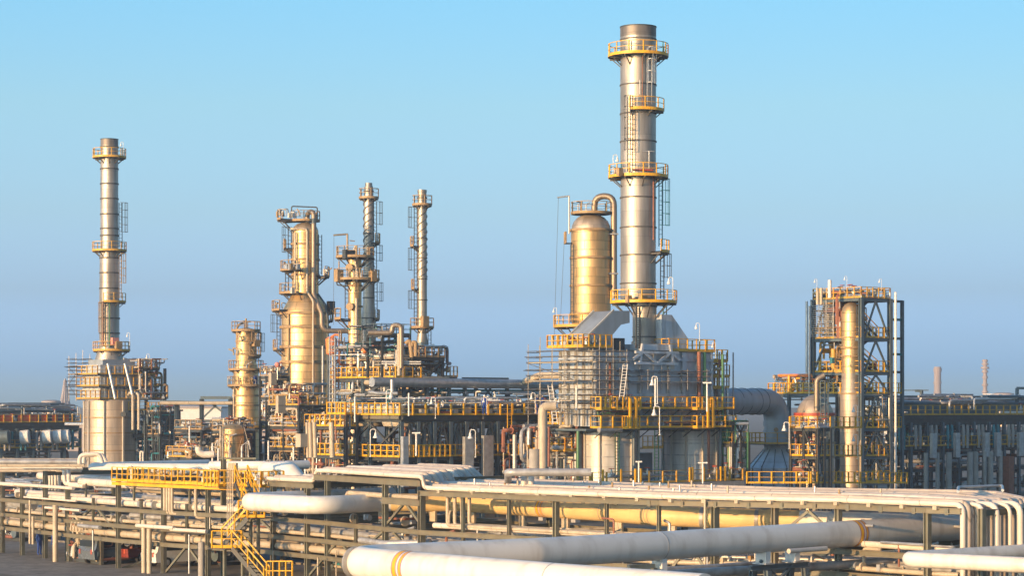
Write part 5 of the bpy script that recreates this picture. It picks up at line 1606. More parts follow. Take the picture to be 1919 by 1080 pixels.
# ================================================================ lamps
for a in (
    (816, 785, 203, 40, 'pale gooseneck lamp on the air-cooler deck, just right of the lagged header'),
    (912, 775, 203, 30, 'pale gooseneck lamp on the air-cooler deck, beside the worker in blue'),
    (1003, 775, 203, 38, 'pale gooseneck lamp at the heater end of the air-cooler deck'),
    (724, 777, 201, 46, 'pale gooseneck lamp on the lit left end of the air-cooler deck', True),
    (694, 857, 200, 52, 'pale gooseneck lamp on the lower yellow walkway, under the fan shrouds', True),
    (891, 858, 200, 52, 'pale gooseneck lamp beside the tall grey cable riser under the cooler deck'),
    (1232, 758, 200, 52, 'pale gooseneck lamp in front of the shaded face of the big heater'),
    (1236, 816, 200, 54, 'pale gooseneck lamp hanging below the upper heater walkway'),
    (1311, 640, 208, 34, 'thin lamp standing on the upper right platform of the big heater'),
    (1341, 672, 209, 30, 'thin lamp at the right shoulder of the big heater'),
    (1149, 330, 212, 40, 'thin lamp on the second round platform of the tallest stack', True),
    (1261, 560, 210, 40, 'thin lamp on the lowest round platform of the tallest stack'),
    (1479, 842, 208, 50, 'pale gooseneck lamp in front of the grey cone'),
    (1607, 800, 218, 40, 'pale gooseneck lamp on the corner column of the steel tower'),
    (1607, 855, 218, 40, 'pale gooseneck lamp low on the corner column of the steel tower'),
    (1052, 772, 200, 26, 'pale gooseneck lamp above the annex platform'),
    (231, 290, 288, 24, 'tiny lamp on the top platform of the far-left stack'),
    (243, 648, 288, 24, 'tiny lamp on the lowest platform of the far-left stack'),
    (280, 690, 288, 26, 'tiny lamp on the upper deck of the smaller heater'),
    (1531, 545, 224, 22, 'tiny lamp at the left of the steel tower roof'),
    (1587, 540, 224, 22, 'tiny lamp in the middle of the steel tower roof'),
    (1652, 545, 224, 22, 'tiny lamp at the right of the steel tower roof'),
    (1043, 605, 224, 28, 'tiny lamp on the platform round the foot of the gold-clad vessel'),
    (1460, 738, 221, 32, 'tiny lamp on the pipe platform left of the steel tower'),
): lamp(*a)
# T-shaped lamp posts
def tee(px, y0, y1, D, w, label):
    o = thing('lamp_post', label, 'lamp', P(px, y0, D), 'pale T-shaped lamp posts')
    m = MB(); m.tube([P(px, y0, D), P(px, y1, D)], .07, 8); m.build('pole', 'lamp_white', o)
    m = MB(); m.beam(P(px - w, y1, D), P(px + w, y1, D), .28, .12); m.build('lamp_head', 'lamp_white', o)
tee(1228, 762, 710, 198, 0.5, 'pale post without an arm in front of the big heater')
tee(780, 855, 812, 199, 8, 'T-shaped lamp post under the air-cooler deck')
tee(1325, 772, 718, 201, 8, 'T-shaped lamp post at the right end of the heater walkway')
tee(1317, 907, 868, 200, 9, 'T-shaped lamp post in front of the right-hand barrel')
tee(1197, 905, 866, 200, 6, 'T-shaped lamp post in the dark gap between the barrels')
tee(766, 780, 738, 200, 1, 'thin pale post on the corner of the air-cooler deck')
tee(1018, 905, 802, 199, 8, 'tall T-shaped lamp post left of the annex')
for i, (px, y0, y1, D) in enumerate(((398, 865, 832, 190), (503, 866, 828, 190), (409, 866, 842, 188), (550, 866, 840, 190), (572, 900, 862, 180), (1080, 770, 724, 199), (665, 792, 745, 201), (355, 830, 800, 210), (453, 868, 838, 190))):
    tee(px, y0, y1, D, 1.2, ('thin pale post behind the white pipes, %s from the left' % nth(i)) if i not in (5, 6) else ('thin pale post on the annex platform' if i == 5 else 'thin pale post on the landings left of the cooler rack'))
# ================================================================ near pipe racks
FDT = [(-60, 165), (10, 158.6), (222, 144), (320, 139.4), (430, 135.5), (510, 132.5), (614, 127.5), (722, 121.3), (790, 118), (1240, 106.2), (1571, 102.8), (1740, 98.7), (1960, 95.6)]
def FD(px):
    for (a, da), (b, db) in zip(FDT[:-1], FDT[1:]):
        if a <= px <= b: return da + (db - da) * (px - a) / (b - a)
    return FDT[0][1] if px < FDT[0][0] else FDT[-1][1]
def FP(px, z, w=0.0):
    D = FD(px)
    return Vector(((px - CX) * D / F, D, z)) + V * w
def fpath(p0, p1, z, w=0.0):
    st = [p for p, _ in FDT if p0 + 4 < p < p1 - 4]
    return [FP(p, z, w) for p in [p0] + st + [p1]]

rk = thing('pipe_rack', 'long olive steel pipe rack crossing the whole foreground', 'pipe rack', FP(950, 0, 0))
major = [5, 42, 85, 127, 222, 307, 390, 512, 576, 614, 722, 790, 1042, 1340, 1452, 1571, 1738, 1840, 1930]
minor = [175, 265, 350, 452, 667, 868, 954, 1137, 1235]
TIERS = [4.0, 2.95, 2.0]
for px in major:
    zt = 6.0 if px > 760 else (6.55 if px > 600 else (6.02 if px > 490 else (5.95 if px > 360 else 6.0)))
    if px in (42, 127): zt = 4.9
    m = MB(); m.ibeam(FP(px, 0), FP(px, zt), .26 if px not in (790, 1340) else .34, .26, .05); m.build('column', 'olive_steel', rk)
    m = MB(); m.ibeam(FP(px, 0, 9), FP(px, zt, 9), .26, .26, .05); m.build('rear_column', 'olive_steel', rk)
    for z in TIERS + ([zt - .02] if zt > 5.5 else []):
        m = MB(); m.ibeam(FP(px, z - .16, .14), FP(px, z - .16, 8.87), .2, .28, .03); m.build('cross_beam', 'beam_steel', rk)
for px in minor:
    m = MB(); m.ibeam(FP(px, 1.8), FP(px, 6.0 if px > 800 else 4.4), .16, .16, .04); m.build('post', 'olive_steel', rk)
def long_beam(p0, p1, z, w, h, mat='beam_steel', dep=.36, wd=.2):
    pts = fpath(p0, p1, z, w)
    m = MB()
    for a, b in zip(pts[:-1], pts[1:]): m.ibeam(a, b, wd, dep, .035)
    m.build('long_beam', mat, rk)
long_beam(792, 1805, 5.865, -.16, 0, dep=.26)
long_beam(592, 792, 6.38, -.16, 0, dep=.34)
long_beam(506, 592, 5.86, -.16, 0, dep=.3)
for z in TIERS:
    long_beam(-40, 1930, z - .2, -.17, 0, dep=.26)
    long_beam(-40, 1930, z - .2, 9.15, 0, dep=.26)
long_beam(-40, 500, 5.0, 9.1, 0)
long_beam(722, 792, 5.35, -.2, 0)
# knuckle plates and brackets under the deck edge
for i, px in enumerate(range(830, 1800, 62)):
    m = MB(); m.box(FP(px, 5.99, -.22), .22, .22, .16); m.build('pipe_guide', 'cream_pipe', rk)
    m = MB(); m.box(FP(px + 20, 5.84, -.2), .08, .2, .32); m.build('hanger', 'olive_steel', rk)
def vbrace(p0, p1, z0, z1):
    m = MB(); m.beam(FP(p0, z0, .1), FP((p0 + p1) / 2, z1, .1), .13); m.build('brace', 'olive_steel', rk)
    m = MB(); m.beam(FP(p1, z0, .14), FP((p0 + p1) / 2, z1, .14), .13); m.build('brace', 'olive_steel', rk)
vbrace(724, 788, 4.1, 5.3); vbrace(1452, 1571, 4.3, 5.6)
vbrace(576, 690, 0.6, 2.9); vbrace(307, 390, 0, 1.8); vbrace(868, 954, 2.0, 3.9); vbrace(1235, 1340, 2.0, 3.9); vbrace(127, 222, 2.1, 3.9)
vbrace(954, 1042, 2.0, 3.9); vbrace(660, 790, 2, 3.9); vbrace(440, 512, 2.9, 3.9)
for px in (222, 614, 1042):
    for z0, z1 in ((0, 2), (2, 4)):
        m = MB(); m.beam(FP(px, z0, .3), FP(px, z1, 8.6), .14); m.build('side_brace', 'olive_steel', rk)

# deck of parallel pipes, right part, rising on to the high deck and stepping down again
rg = random.Random(77)
N = 15
ws = [.05 + i * (8.9 / (N - 1)) for i in range(N)]
def drop_at(px, z, w):
    lo, hi = 1500.0, 1955.0
    for _ in range(40):
        mid = (lo + hi) / 2
        q = FP(mid, z, w)
        if CX + q.x * F / q.y < px: lo = mid
        else: hi = mid
    return q
gw = 'parallel deck pipes on top of the long foreground rack'
for i, w in enumerate(ws):
    r = (.13, .18, .11, .15, .2)[i % 5]
    jog = 792 - w * 15
    zL, zH = 6.02 + r, 6.62 + r
    endp = 1806 - w * 11 - (i % 3) * 3
    pts = [FP(494 + i * 1.3, 4.2, w), FP(494 + i * 1.3, zL, w)]
    pts += [FP(588 - w * 4, zL, w), FP(592 - w * 4, zH, w)]
    pts += [p for p in fpath(600 - w * 4, jog - 2, zH, w)][1:-1]
    pts += [FP(jog - .6 - w * .9, zH, w), FP(jog + 2 + w * 1.2, zL, w)]
    pts += fpath(jog + 16 + w * 1.5, 1640, zL, w)
    q = drop_at(1804 + 13 * w, zL, w * .5)
    pts += [q, Vector((q.x, q.y, 1.0))]
    r = min(r, .17)
    pts = [p_ + Z * rg.uniform(-.02, .025) + V * rg.uniform(-.03, .03) if 3 < k_ < len(pts) - 2 else p_ for k_, p_ in enumerate(pts)]
    pipe('white deck pipe on top of the foreground rack, %s from the near edge' % nth(i), pts, r, 'deck_pipe' if i % 4 else 'white_pipe', 12, rad=.42, group=gw)
# extra drop pipes at the right
for i, (px, r) in enumerate(((1842, .1), (1868, .13), (1893, .09), (1912, .15))):
    q = drop_at(px, 6.15, .5 + i * .5)
    pts = [q - U * 3, q, Vector((q.x, q.y, 1.0))]
    pipe('white pipe bending down at the extreme right end of the rack, %s of four' % nth(i), pts, r, 'white_pipe', 12, rad=.5, group='drop pipes at the right end of the rack')
# short header with three legs standing on the deck
p = [G(1108, 888, 6.9)]
hd = [G(952, 886, 7.1), G(1108, 886, 7.1)]
pipe('grey pipe raised above the deck on two white elbows, left of the barrels', [G(952, 905, 6.3), hd[0], hd[1]], .2, 'pipe_grey', 12, rad=.4)
for i, px in enumerate((982, 995)):
    q = G(px, 886, 7.0)
    pipe(('white elbow pipe joining the raised grey pipe, left one', 'white elbow pipe joining the raised grey pipe, right one')[i], [q - Z * 1.0 + Vector((0, -.5, 0)), q + Vector((0, -.5, 0)), q + V * 1.2], .17, 'white_pipe', 12, rad=.35)
pipe('thin grey rail pipe lying above the right part of the deck', [G(1795, 922, 6.6), G(1796, 914, 6.6), G(1878, 911, 6.6), G(1879, 920, 6.6)], .07, 'galvanised', 8, rad=.15)

# lower tier pipes, whole length
for t, z in enumerate((2.95, 2.0)):
    for i in range(9):
        w = .25 + i * .98
        r = rg.choice((.1, .14, .18, .22, .12))
        px0, px1 = (-30, 1790)
        if (i + t) % 3 == 1: px1 = rg.uniform(900, 1500)
        pipe('pale pipe on the %s tier of the foreground rack, %s from the near side' % (('middle', 'lowest')[t], nth(i)), fpath(px0, px1, z - .02 + r, w), r, rg.choice(('cream_pipe', 'white_pipe', 'cream_pipe', 'pipe_grey')), 10, group='pipes on the lower tiers of the foreground rack')
for i, (p0, p1, z, w, r, mat) in enumerate(((20, 470, 4.18, .5, .2, 'white_pipe'), (60, 480, 4.14, 1.3, .15, 'cream_pipe'), (-20, 440, 4.2, 2.2, .22, 'white_pipe'), (-20, 470, 4.15, 3.4, .15, 'cream_pipe'), (100, 500, 4.2, 5.2, .22, 'pipe_grey'),
                                            (800, 1780, 4.16, .5, .15, 'white_pipe'), (820, 1780, 4.12, 1.0, .12, 'cream_pipe'), (130, 308, 5.35, .9, .26, 'white_pipe'), (205, 318, 5.1, 2.0, .3, 'cream_pipe'), (320, 470, 5.1, 2.4, .3, 'cream_pipe'), (-30, 300, 5.3, 4.5, .28, 'white_pipe'))):
    lab = ('white pipe along the near edge of the third tier at the left', 'thin cream pipe on the third tier at the left, just behind the white edge pipe', 'white pipe in the middle of the third tier at the left', 'thin cream pipe deeper on the third tier at the left', 'grey pipe at the back of the third tier at the left',
           'white pipe along the near edge below the yellow main', 'thin cream pipe just behind the white pipe below the yellow main', 'fat white lagged pipe between two columns, upper left', 'fat cream lagged pipe below the yellow walkway, left part', 'fat cream lagged pipe below the yellow walkway, right part', 'long white lagged pipe at the upper left, behind the columns')[i]
    pipe(lab, fpath(p0, p1, z, w), r, mat, 14)
# small portal supports under the upper-left pipes
for i, px in enumerate((146, 236, 340, 400)):
    m = MB(); a, b = FP(px, 4.3, .6), FP(px, 4.3, 3)
    m.beam(a, a + Z * .9, .12); m.beam(b, b + Z * .9, .12); m.beam(a + Z * .9, b + Z * .9, .12)
    m.build('pipe_support', 'olive_steel', rk)
# risers at the left
for i, px in enumerate((311, 317, 323, 329)):
    pipe('cream riser under the yellow walkway, %s from the left in its group of four' % nth(i), [FP(px + 14, 5.55, .9), FP(px, 5.55, -.1 - i * .05), FP(px, 3.75, -.1 - i * .05), FP(px + 16, 3.75, .2)], .1, 'cream_pipe', 10, rad=.25, group='four cream risers under the walkway')
pipe('single cream riser right of the group of four', [FP(392, 5.5, .9), FP(372, 5.5, -.2), FP(372, 3.6, -.2), FP(385, 3.6, .3)], .11, 'cream_pipe', 10, rad=.25)
for i, (px, r) in enumerate(((54, .07), (59, .07), (64, .08), (69, .08), (75, .1), (82, .12))):
    pipe('white drop pipe, %s of six hanging from the white bundle at the left edge' % nth(i), [FP(px - 30, 6.25, 2.2), FP(px, 6.25, 1.2), FP(px, 4.6, 1.2)], r, 'white_pipe', 10, rad=.3, group='drop pipes at the left edge')
for i, px in enumerate((106, 114)):
    pipe(('white looped pipe bending down then right, left one', 'white looped pipe bending down then right, right one')[i], [FP(60, 6.2, .8), FP(px, 6.2, .6), FP(px, 5.15 - i * .1, .6), FP(px + 26, 5.15 - i * .1, .7)], .14, 'white_pipe', 12, rad=.4)
for i, (y, r, z, mat) in enumerate(((880, .22, 6.1, 'white_pipe'), (877, .16, 6.3, 'white_pipe'), (873, .1, 6.5, 'cream_pipe'), (866, .2, 6.5, 'pipe_grey'), (862, .1, 6.6, 'cream_pipe'))):
    a = G(-20, y, z); b = G(152 + i * 3, y, z)
    pipe('long pipe at the left edge above the rack, %s from the bottom' % nth(i), [a, b], r, mat, 12, group='bundle at the left edge')
# fat white main behind the walkway, ending in a big flanged elbow
wp = thing('main_pipe', 'fat white main behind the yellow walkway, ending in a flanged elbow at the right', 'pipe', G(330, 886, 5.9))
a, b = G(152, 878, 6.0), G(505, 880, 6.0)
m = MB(); m.tube(bend([a + V * 12 + U * -2, a, b], 1.2, 8), .38, 20); m.build('pipe_run', 'big_pipe', wp)
a2, b2 = P(395, 873, 152), P(508, 873, 150)
m = MB(); m.tube(bend([a2, b2, b2 + V * 3], .8), .3, 18); m.build('pipe_run', 'big_pipe', wp)
c = P(505, 884, 143)
m = MB(); m.tube(bend([P(498, 882, 143), P(543, 882, 140), P(562, 906, 139)], 1.3, 8), .56, 24); m.build('elbow', 'big_pipe', wp)
for px in (501, 506, 519, 531):
    c = P(px, 882, 143 - (px - 500) * .06)
    m = MB(); m.tube([c - Vector((.05, 0, 0)), c + Vector((.06, 0, 0))], .68 if px != 519 else .62, 24); m.build('flange', 'cream_pipe', wp)
pipe('white hoop of pipe standing above the left end of the fat white main', [P(149, 875, 150), P(149, 853, 150), P(186, 851, 150), P(192, 868, 150)], .14, 'white_pipe', 12, rad=.4)
pipe('second white hoop of pipe, right behind the first', [P(157, 868, 152), P(157, 855, 152), P(192, 852, 152), P(199, 866, 152)], .13, 'white_pipe', 12, rad=.4)
pipe('short white pipe with bent ends above the valve tangle', [P(372, 838, 190), P(372, 848, 190), P(382, 853, 190), P(402, 852, 190)], .3, 'white_pipe', 14, rad=.5)
pipe('thin white hairpin pipe standing above the white main', [P(263, 865, 150), P(263, 847, 150), P(268, 847, 150), P(268, 865, 150)], .06, 'white_pipe', 8, rad=.1)
m = MB()
q = FP(388, 0, 1.2); m.ibeam(Vector((q.x, q.y, 0)), Vector((q.x, q.y, zat(858, q.y))), .26, .26, .05)
q2 = zat(860, q.y); m.beam(Vector((q.x - .3, q.y, q2)), Vector((q.x + 2.0, q.y, q2)), .3, .12)
tag(m.build('pipe_support_post', 'olive_steel'), 'olive post with a short cross arm rising through the yellow walkway', 'post')
for i, px in enumerate((395, 401)):
    m = MB(); q = FP(px, 0, 1.5); m.box(Vector((q.x, q.y, 6.5)), .16, .5, .9); tag(m.build('bracket_plate', 'cream_pipe'), ('cream plate beside the olive post, left one', 'cream plate beside the olive post, right one')[i], 'bracket')
# left odds: posts and short headers in front of the rack
for i, (px, z0, z1, r, mat) in enumerate(((14, 0, 3.4, .14, 'fire_concrete'), (78, 1.0, 4.0, .08, 'cream_pipe'), (84, 1.0, 2.9, .1, 'cream_pipe'), (126, 0, 3.8, .18, 'cream_pipe'), (293, 0, 3.3, .16, 'cream_pipe'), (303, 0, 2.8, .16, 'cream_pipe'), (401, 0, 2.2, .2, 'fire_concrete'), (197, 1.0, 2.4, .06, 'galvanised'), (378, .2, 2.6, .06, 'galvanised'), (620, 0, 1.9, .05, 'cream_pipe'), (536, 0, 2, .05, 'cream_pipe'))):
    q = FP(px, 0, -.9)
    m = MB(); m.tube([Vector((q.x, q.y, z0)), Vector((q.x, q.y, z1))], r, 10)
    tag(m.build('standpipe', mat), ('pale standpipe at the left edge', 'thin cream standpipe, left of a close pair', 'thin cream standpipe, right of a close pair', 'thick cream standpipe left of the parked cars', 'tall cream standpipe, left one of the pair near the middle of the left rack', 'tall cream standpipe, right one of the pair near the middle of the left rack',
        'broad pale standpipe left of the yellow stair', 'thin grey standpipe in front of the parked cars', 'thin grey standpipe just left of the broad pale one', 'thin cream standpipe below the big white bend', 'thin cream standpipe between two columns right of the stair')[i], 'pipe')
for i, (p0, p1, z, w, r) in enumerate(((282, 352, 2.95, -1.0, .13), (345, 412, 2.85, -.95, .12), (100, 165, 3.55, -.6, .09), (60, 158, 4.15, -.6, .07), (160, 200, 2.55, -.5, .13), (-20, 60, 4.95, -.4, .14), (40, 150, 4.98, -.5, .12))):
    pipe(('white header on top of the pair of cream standpipes', 'white header on top of the broad pale standpipe', 'thin white pipe on the left cream standpipe', 'thin white pipe above the left cream standpipe', 'short grey pipe with a row of hooked ends behind it', 'blue-white pipe at the left edge, mid height', 'blue-white pipe just right of the left-edge one')[i], fpath(p0, p1, z, w), r, 'white_pipe' if i != 4 else 'pipe_grey', 12)
for i in range(4):
    px = 143 + i * 6
    pipe('small cream hook-shaped pipe end, %s in its row on the lowest left tier' % nth(i), [FP(px - 3, 2.15, -.3), FP(px - 1, 2.7, -.3), FP(px + 4, 2.7, -.2), FP(px + 5, 2.25, -.2)], .07, 'cream_pipe', 8, rad=.15, group='hook-shaped pipe ends')
for i, (px, z) in enumerate(((237, 3.45), (262, 3.4), (318, 3.15), (360, 3.1), (5, 3.5))):
    a = FP(px, z, .4)
    pipe(('grey dead-end pipe with a rounded cap, left rack middle', 'grey dead-end pipe, shorter, beside the rounded cap one', 'rusty capped pipe under the risers', 'rusty capped pipe right of the risers', 'fat grey capped pipe at the left edge')[i], [a - U * .1, a + Z * .0, FP(px + 40, z, .8)], .17 if i < 4 else .28, ('pipe_grey', 'pipe_grey', 'cream_pipe', 'cream_pipe', 'pipe_grey')[i], 14)
# cream pipes dropping inside the rack near the middle
for i in range(4):
    px = 829 + i * 8
    pipe('cream pipe dropping from the deck before the sunlit main, %s from the left' % nth(i), [FP(px, 5.95, .35 + i * .2), FP(px, 4.2 + .01 * i, .35 + i * .2)] + fpath(px + 12, 1250, 4.2 + .01 * i, .35 + i * .22)[0:] , .1, 'cream_pipe', 10, rad=.3, group='four cream pipes dropping inside the rack')
pipe('cream pipe with a bend below the high deck, left of the braced bay', [FP(637, 4.6, .5), FP(637, 5.55, .5)] + fpath(650, 785, 5.55, .5), .15, 'cream_pipe', 12, rad=.35)
for i, px in enumerate((645, 650, 655)):
    pipe('thin cream drop under the bent pipe, %s of three' % nth(i), [FP(px, 4.6, .6), FP(px, 5.4, .6)], .05, 'cream_pipe', 8, group='three thin drops')
pipe('grey pipe end curving out of the rack above the front main', [FP(700, 3.15, -.9), FP(745, 3.1, -.9), FP(790, 3.25, .6)], .17, 'pipe_grey', 14, rad=1.2)

# fittings, clamps and small-bore lines that break up the rack
rf = random.Random(31)
for i in range(90):
    t_ = rf.choice((0, 0, 1, 1, 2)); z = (2.95, 2.0, 4.0)[t_]; px = rf.uniform(0, 1650 if t_ < 2 else 760)
    q = FP(px, z, rf.choice((.2, 1.2, 2.2, .25)))
    m = MB(); r = rf.choice((.16, .22, .28))
    if i % 3: m.tube([q + Z * .18 - U * .05, q + Z * .18 + U * .05], r, 12)
    else: m.box(q + Z * .2, .3, .2, rf.uniform(.3, .6))
    m.build('pipe_fitting', rf.choice(('pipe_grey', 'cream_pipe', 'rail_brown', 'galvanised')), rk)
for i in range(60):
    px = rf.uniform(0, 1700); z = rf.choice((2.0, 2.95, 4.0)) + .3
    q = FP(px, z, rf.uniform(-.25, .8))
    k = rf.choice((0, 1, 2))
    if k == 0: pp_ = [q, q + Z * rf.uniform(.4, .9), q + Z * .7 + U * rf.uniform(-1.6, 1.6)]
    elif k == 1: pp_ = [q, q - Z * rf.uniform(.8, 2.0)]
    else: pp_ = [q, q + U * rf.uniform(1, 3), q + U * 2 + V * rf.uniform(1, 3)]
    m = MB(); r = rf.choice((.035, .05, .07)); m.tube(bend(pp_, .15, 4), r, 8)
    m.build('small_bore_line', rf.choice(('galvanised', 'cream_pipe', 'pipe_grey', 'rust_red')), rk)
for i, (z, w) in enumerate(((3.35, 7.6), (4.75, 7.2), (2.4, 8.6))):
    m = MB(); a_ = fpath(-20, 1700, z, w)
    for a, b in zip(a_[:-1], a_[1:]): m.beam(a, b, .6, .12)
    m.build('cable_tray', 'galvanised', rk)
rf2 = random.Random(8)
for i in range(26):   # supports under the deck pipes and small stubs on it
    px = rf2.uniform(820, 1600); w = rf2.uniform(.2, 8)
    q = FP(px, 6.35, w); m = MB(); m.tube([q, q + Z * rf2.uniform(.1, .35)], .05, 8)
    m.build('vent_stub', rf2.choice(('cream_pipe', 'rail_brown', 'galvanised')), rk)

# ---------------------------------------------------------------- big mains with expansion bends
ZT, RB = 5.22, .6
def big(name, label, pts, r, rad, bands=(), seams=(), mat='big_pipe', n=40):
    o = thing(name, label, 'pipe', pts[0] - Z * r)
    m = MB()
    path = bend(pts, rad, 14)
    m.tube(path, r, n)
    m.build('pipe_run', mat, o)
    for px, wd, k in bands:
        c, t = at_px(path, px)
        for off, w_, mt in ((0, .17, 'yellow_paint'), (.36, .10, 'yellow_paint'), (-.11, .05, 'plum_paint'), (.11, .05, 'plum_paint'), (.44, .04, 'plum_paint')):
            m = MB(); q = c + t * off * k
            m.tube([q - t * w_ / 2, q + t * w_ / 2], r + .004, n, cap=False)
            m.build('colour_band', mt, o)
    for px in seams:
        c, t = at_px(path, px)
        m = MB(); m.tube([c - t * .025, c + t * .025], r + .012, n); m.build('seam', 'pipe_grey', o)
    return o, path
def at_px(path, px):
    for a, b in zip(path[:-1], path[1:]):
        xa, xb = CX + a.x * F / a.y, CX + b.x * F / b.y
        if min(xa, xb) <= px <= max(xa, xb) and abs(xa - xb) > .01:
            t = (px - xa) / (xb - xa)
            return a.lerp(b, t), (b - a).normalized()
    return path[0], (path[1] - path[0]).normalized()
mk('plum_paint', (0.30, 0.16, 0.30), 0.45, 0, .1, 3.0)
def T(px, yt, zt=ZT, r=RB):
    q = G(px, yt, zt); return q - Z * r
ZM, RM = 5.45, .5
def TM(px, yt):
    zt_ = ZM + (.1 if px < 1300 else (.1 - (px - 1300) * .0006))
    return T(px, yt, zt_, RM)
main_pts = [T(1320, 1076), T(1240, 1070), T(1040, 1056), T(648, 1024), T(1000, 1009.5), T(1220, 998), T(1594, 976.5), T(1850, 963.5),
            TM(1640, 962.5), TM(1500, 957), TM(1240, 949), TM(1140, 942), TM(1000, 934), TM(860, 926), TM(712, 926), TM(596, 931), TM(452, 924.5), TM(500, 921.5) + V * 9]
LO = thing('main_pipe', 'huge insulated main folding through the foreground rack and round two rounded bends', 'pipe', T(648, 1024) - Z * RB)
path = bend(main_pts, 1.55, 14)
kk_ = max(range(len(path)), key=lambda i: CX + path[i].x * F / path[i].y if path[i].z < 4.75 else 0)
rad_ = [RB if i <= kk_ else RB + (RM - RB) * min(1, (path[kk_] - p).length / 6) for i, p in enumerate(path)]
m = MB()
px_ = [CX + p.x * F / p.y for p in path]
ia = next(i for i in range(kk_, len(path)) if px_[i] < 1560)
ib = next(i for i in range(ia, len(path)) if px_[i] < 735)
for i0, i1, mt in ((0, ia, 'big_pipe'), (ia, ib, 'main_run_yellow'), (ib, len(path) - 1, 'big_pipe')):  # middle stretch of the main has a yellower base colour
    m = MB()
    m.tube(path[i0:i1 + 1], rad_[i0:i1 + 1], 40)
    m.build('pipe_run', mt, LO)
def legs(o, a, b, bands, seams, r=RB, n=40, clamps=()):
    t = (b - a).normalized()
    if t.x < 0: t = -t
    for px in bands:
        c, _ = at_px([a, b], px)
        for off, w_, mt in ((0, .20, 'yellow_paint'), (.34, .11, 'yellow_paint'), (-.125, .05, 'plum_paint'), (.125, .05, 'plum_paint'), (.42, .05, 'plum_paint'), (.26, .05, 'plum_paint')):
            m = MB(); q = c + t * off
            m.tube([q - t * w_ / 2, q + t * w_ / 2], r + .005, n, cap=False); m.build('colour_band', mt, o)
    for px in seams:
        c, _ = at_px([a, b], px)
        m = MB(); m.tube([c - t * .02, c + t * .02], r + .008, n); m.build('seam', 'pipe_grey', o)
    for px in clamps:
        c, _ = at_px([a, b], px)
        m = MB(); m.tube([c - t * .09, c + t * .09], r + .03, n); m.build('clamp', 'pipe_grey', o)
legs(LO, T(1040, 1056), T(648, 1024), [771], [668, 1042])
legs(LO, T(1220, 998), T(1594, 976.5), [], [1233])
legs(LO, T(1594, 976.5), T(1850, 963.5), [1598], [1716, 1797])
legs(LO, TM(1000, 934), TM(1140, 942), [1020], [1135], RM)
legs(LO, TM(860, 926), TM(1000, 934), [], [873, 880], RM, clamps=[866])
legs(LO, TM(1140, 942), TM(1240, 949), [], [1222, 1228], RM)
legs(LO, TM(1240, 949), TM(1500, 957), [], [], RM, clamps=[1318, 1421])
for px, yt in ((716, 926), (812, 926), (885, 928), (980, 933), (1060, 938), (1160, 943.5), (1260, 950), (1380, 953), (1500, 957), (1620, 962)):
    c = TM(px, yt)
    m = MB(); m.box(c - Z * (RM + .26), .14, .5, .6); m.build('shoe', 'cream_pipe', LO)
# saddle supports and trestles
for i, (px, yt, D, mat) in enumerate(((1430, 986, 0, 0), (1485, 983, 0, 0), (1690, 969, 0, 0), (1236, 997, 0, 0))):
    c = T(px, yt)
    o = thing('pipe_saddle', ('white pipe saddle on the trestle under the back leg of the front main, left one', 'white pipe saddle on the trestle under the back leg of the front main, right one', 'white pipe saddle under the front main near its far bend', 'white strap support where the two legs of the front main part')[i], 'support', c - Z * (RB + .55))
    m = MB(); m.box(c - Z * (RB + .18), .3, .62, .5); m.build('saddle', 'lamp_white', o)
    m = MB(); m.box(c - Z * (RB + .46), .5, .8, .06); m.build('base_plate', 'galvanised', o)
tr = thing('trestle', 'slate blue steel trestle carrying the front main', 'trestle', T(1460, 984) - Z * 4.6)
c1, c2 = T(1425, 986.5) - Z * (RB + .62), T(1495, 983) - Z * (RB + .62)
for c in (c1, c2):
    for e in (-.5, .5):
        for q in (0,):
            m = MB(); m.ibeam(Vector((c.x + e * 1.0, c.y - e * 1.2, 0)), c + Vector((e * .55, -e * .65, -.12)), .26, .26, .05); m.build('trestle_leg', 'slate_steel', tr)
m = MB(); m.ibeam(c1 + Vector((-.5, -.5, 0)), c2 + Vector((.5, .5, 0)), .24, .24, .05); m.build('trestle_beam', 'slate_steel', tr)
for e in (1, -1):
    m = MB(); m.beam(Vector((c1.x, c1.y, 2.0)) + Vector((.1 * e, .1, 0)), Vector((c2.x, c2.y, 3.7)), .12); m.build('brace', 'slate_steel', tr)
    c1, c2 = c2, c1
tr2 = thing('trestle', 'small olive steel trestle under the parting legs of the front main', 'trestle', T(1225, 1000) - Z * 4.6)
for px in (1190, 1228):
    q = T(px, 1001)
    m = MB(); m.beam(Vector((q.x, q.y + 1, 0)), Vector((q.x, q.y + 1, q.z - RB - .3)), .22); m.build('trestle_leg', 'olive_steel', tr2)
m = MB(); q = T(1180, 1001); q2 = T(1240, 999); m.beam(q + Vector((0, 1, -RB - .25)), q2 + Vector((0, 1, -RB - .25)), .2); m.build('trestle_beam', 'cream_pipe', tr2)

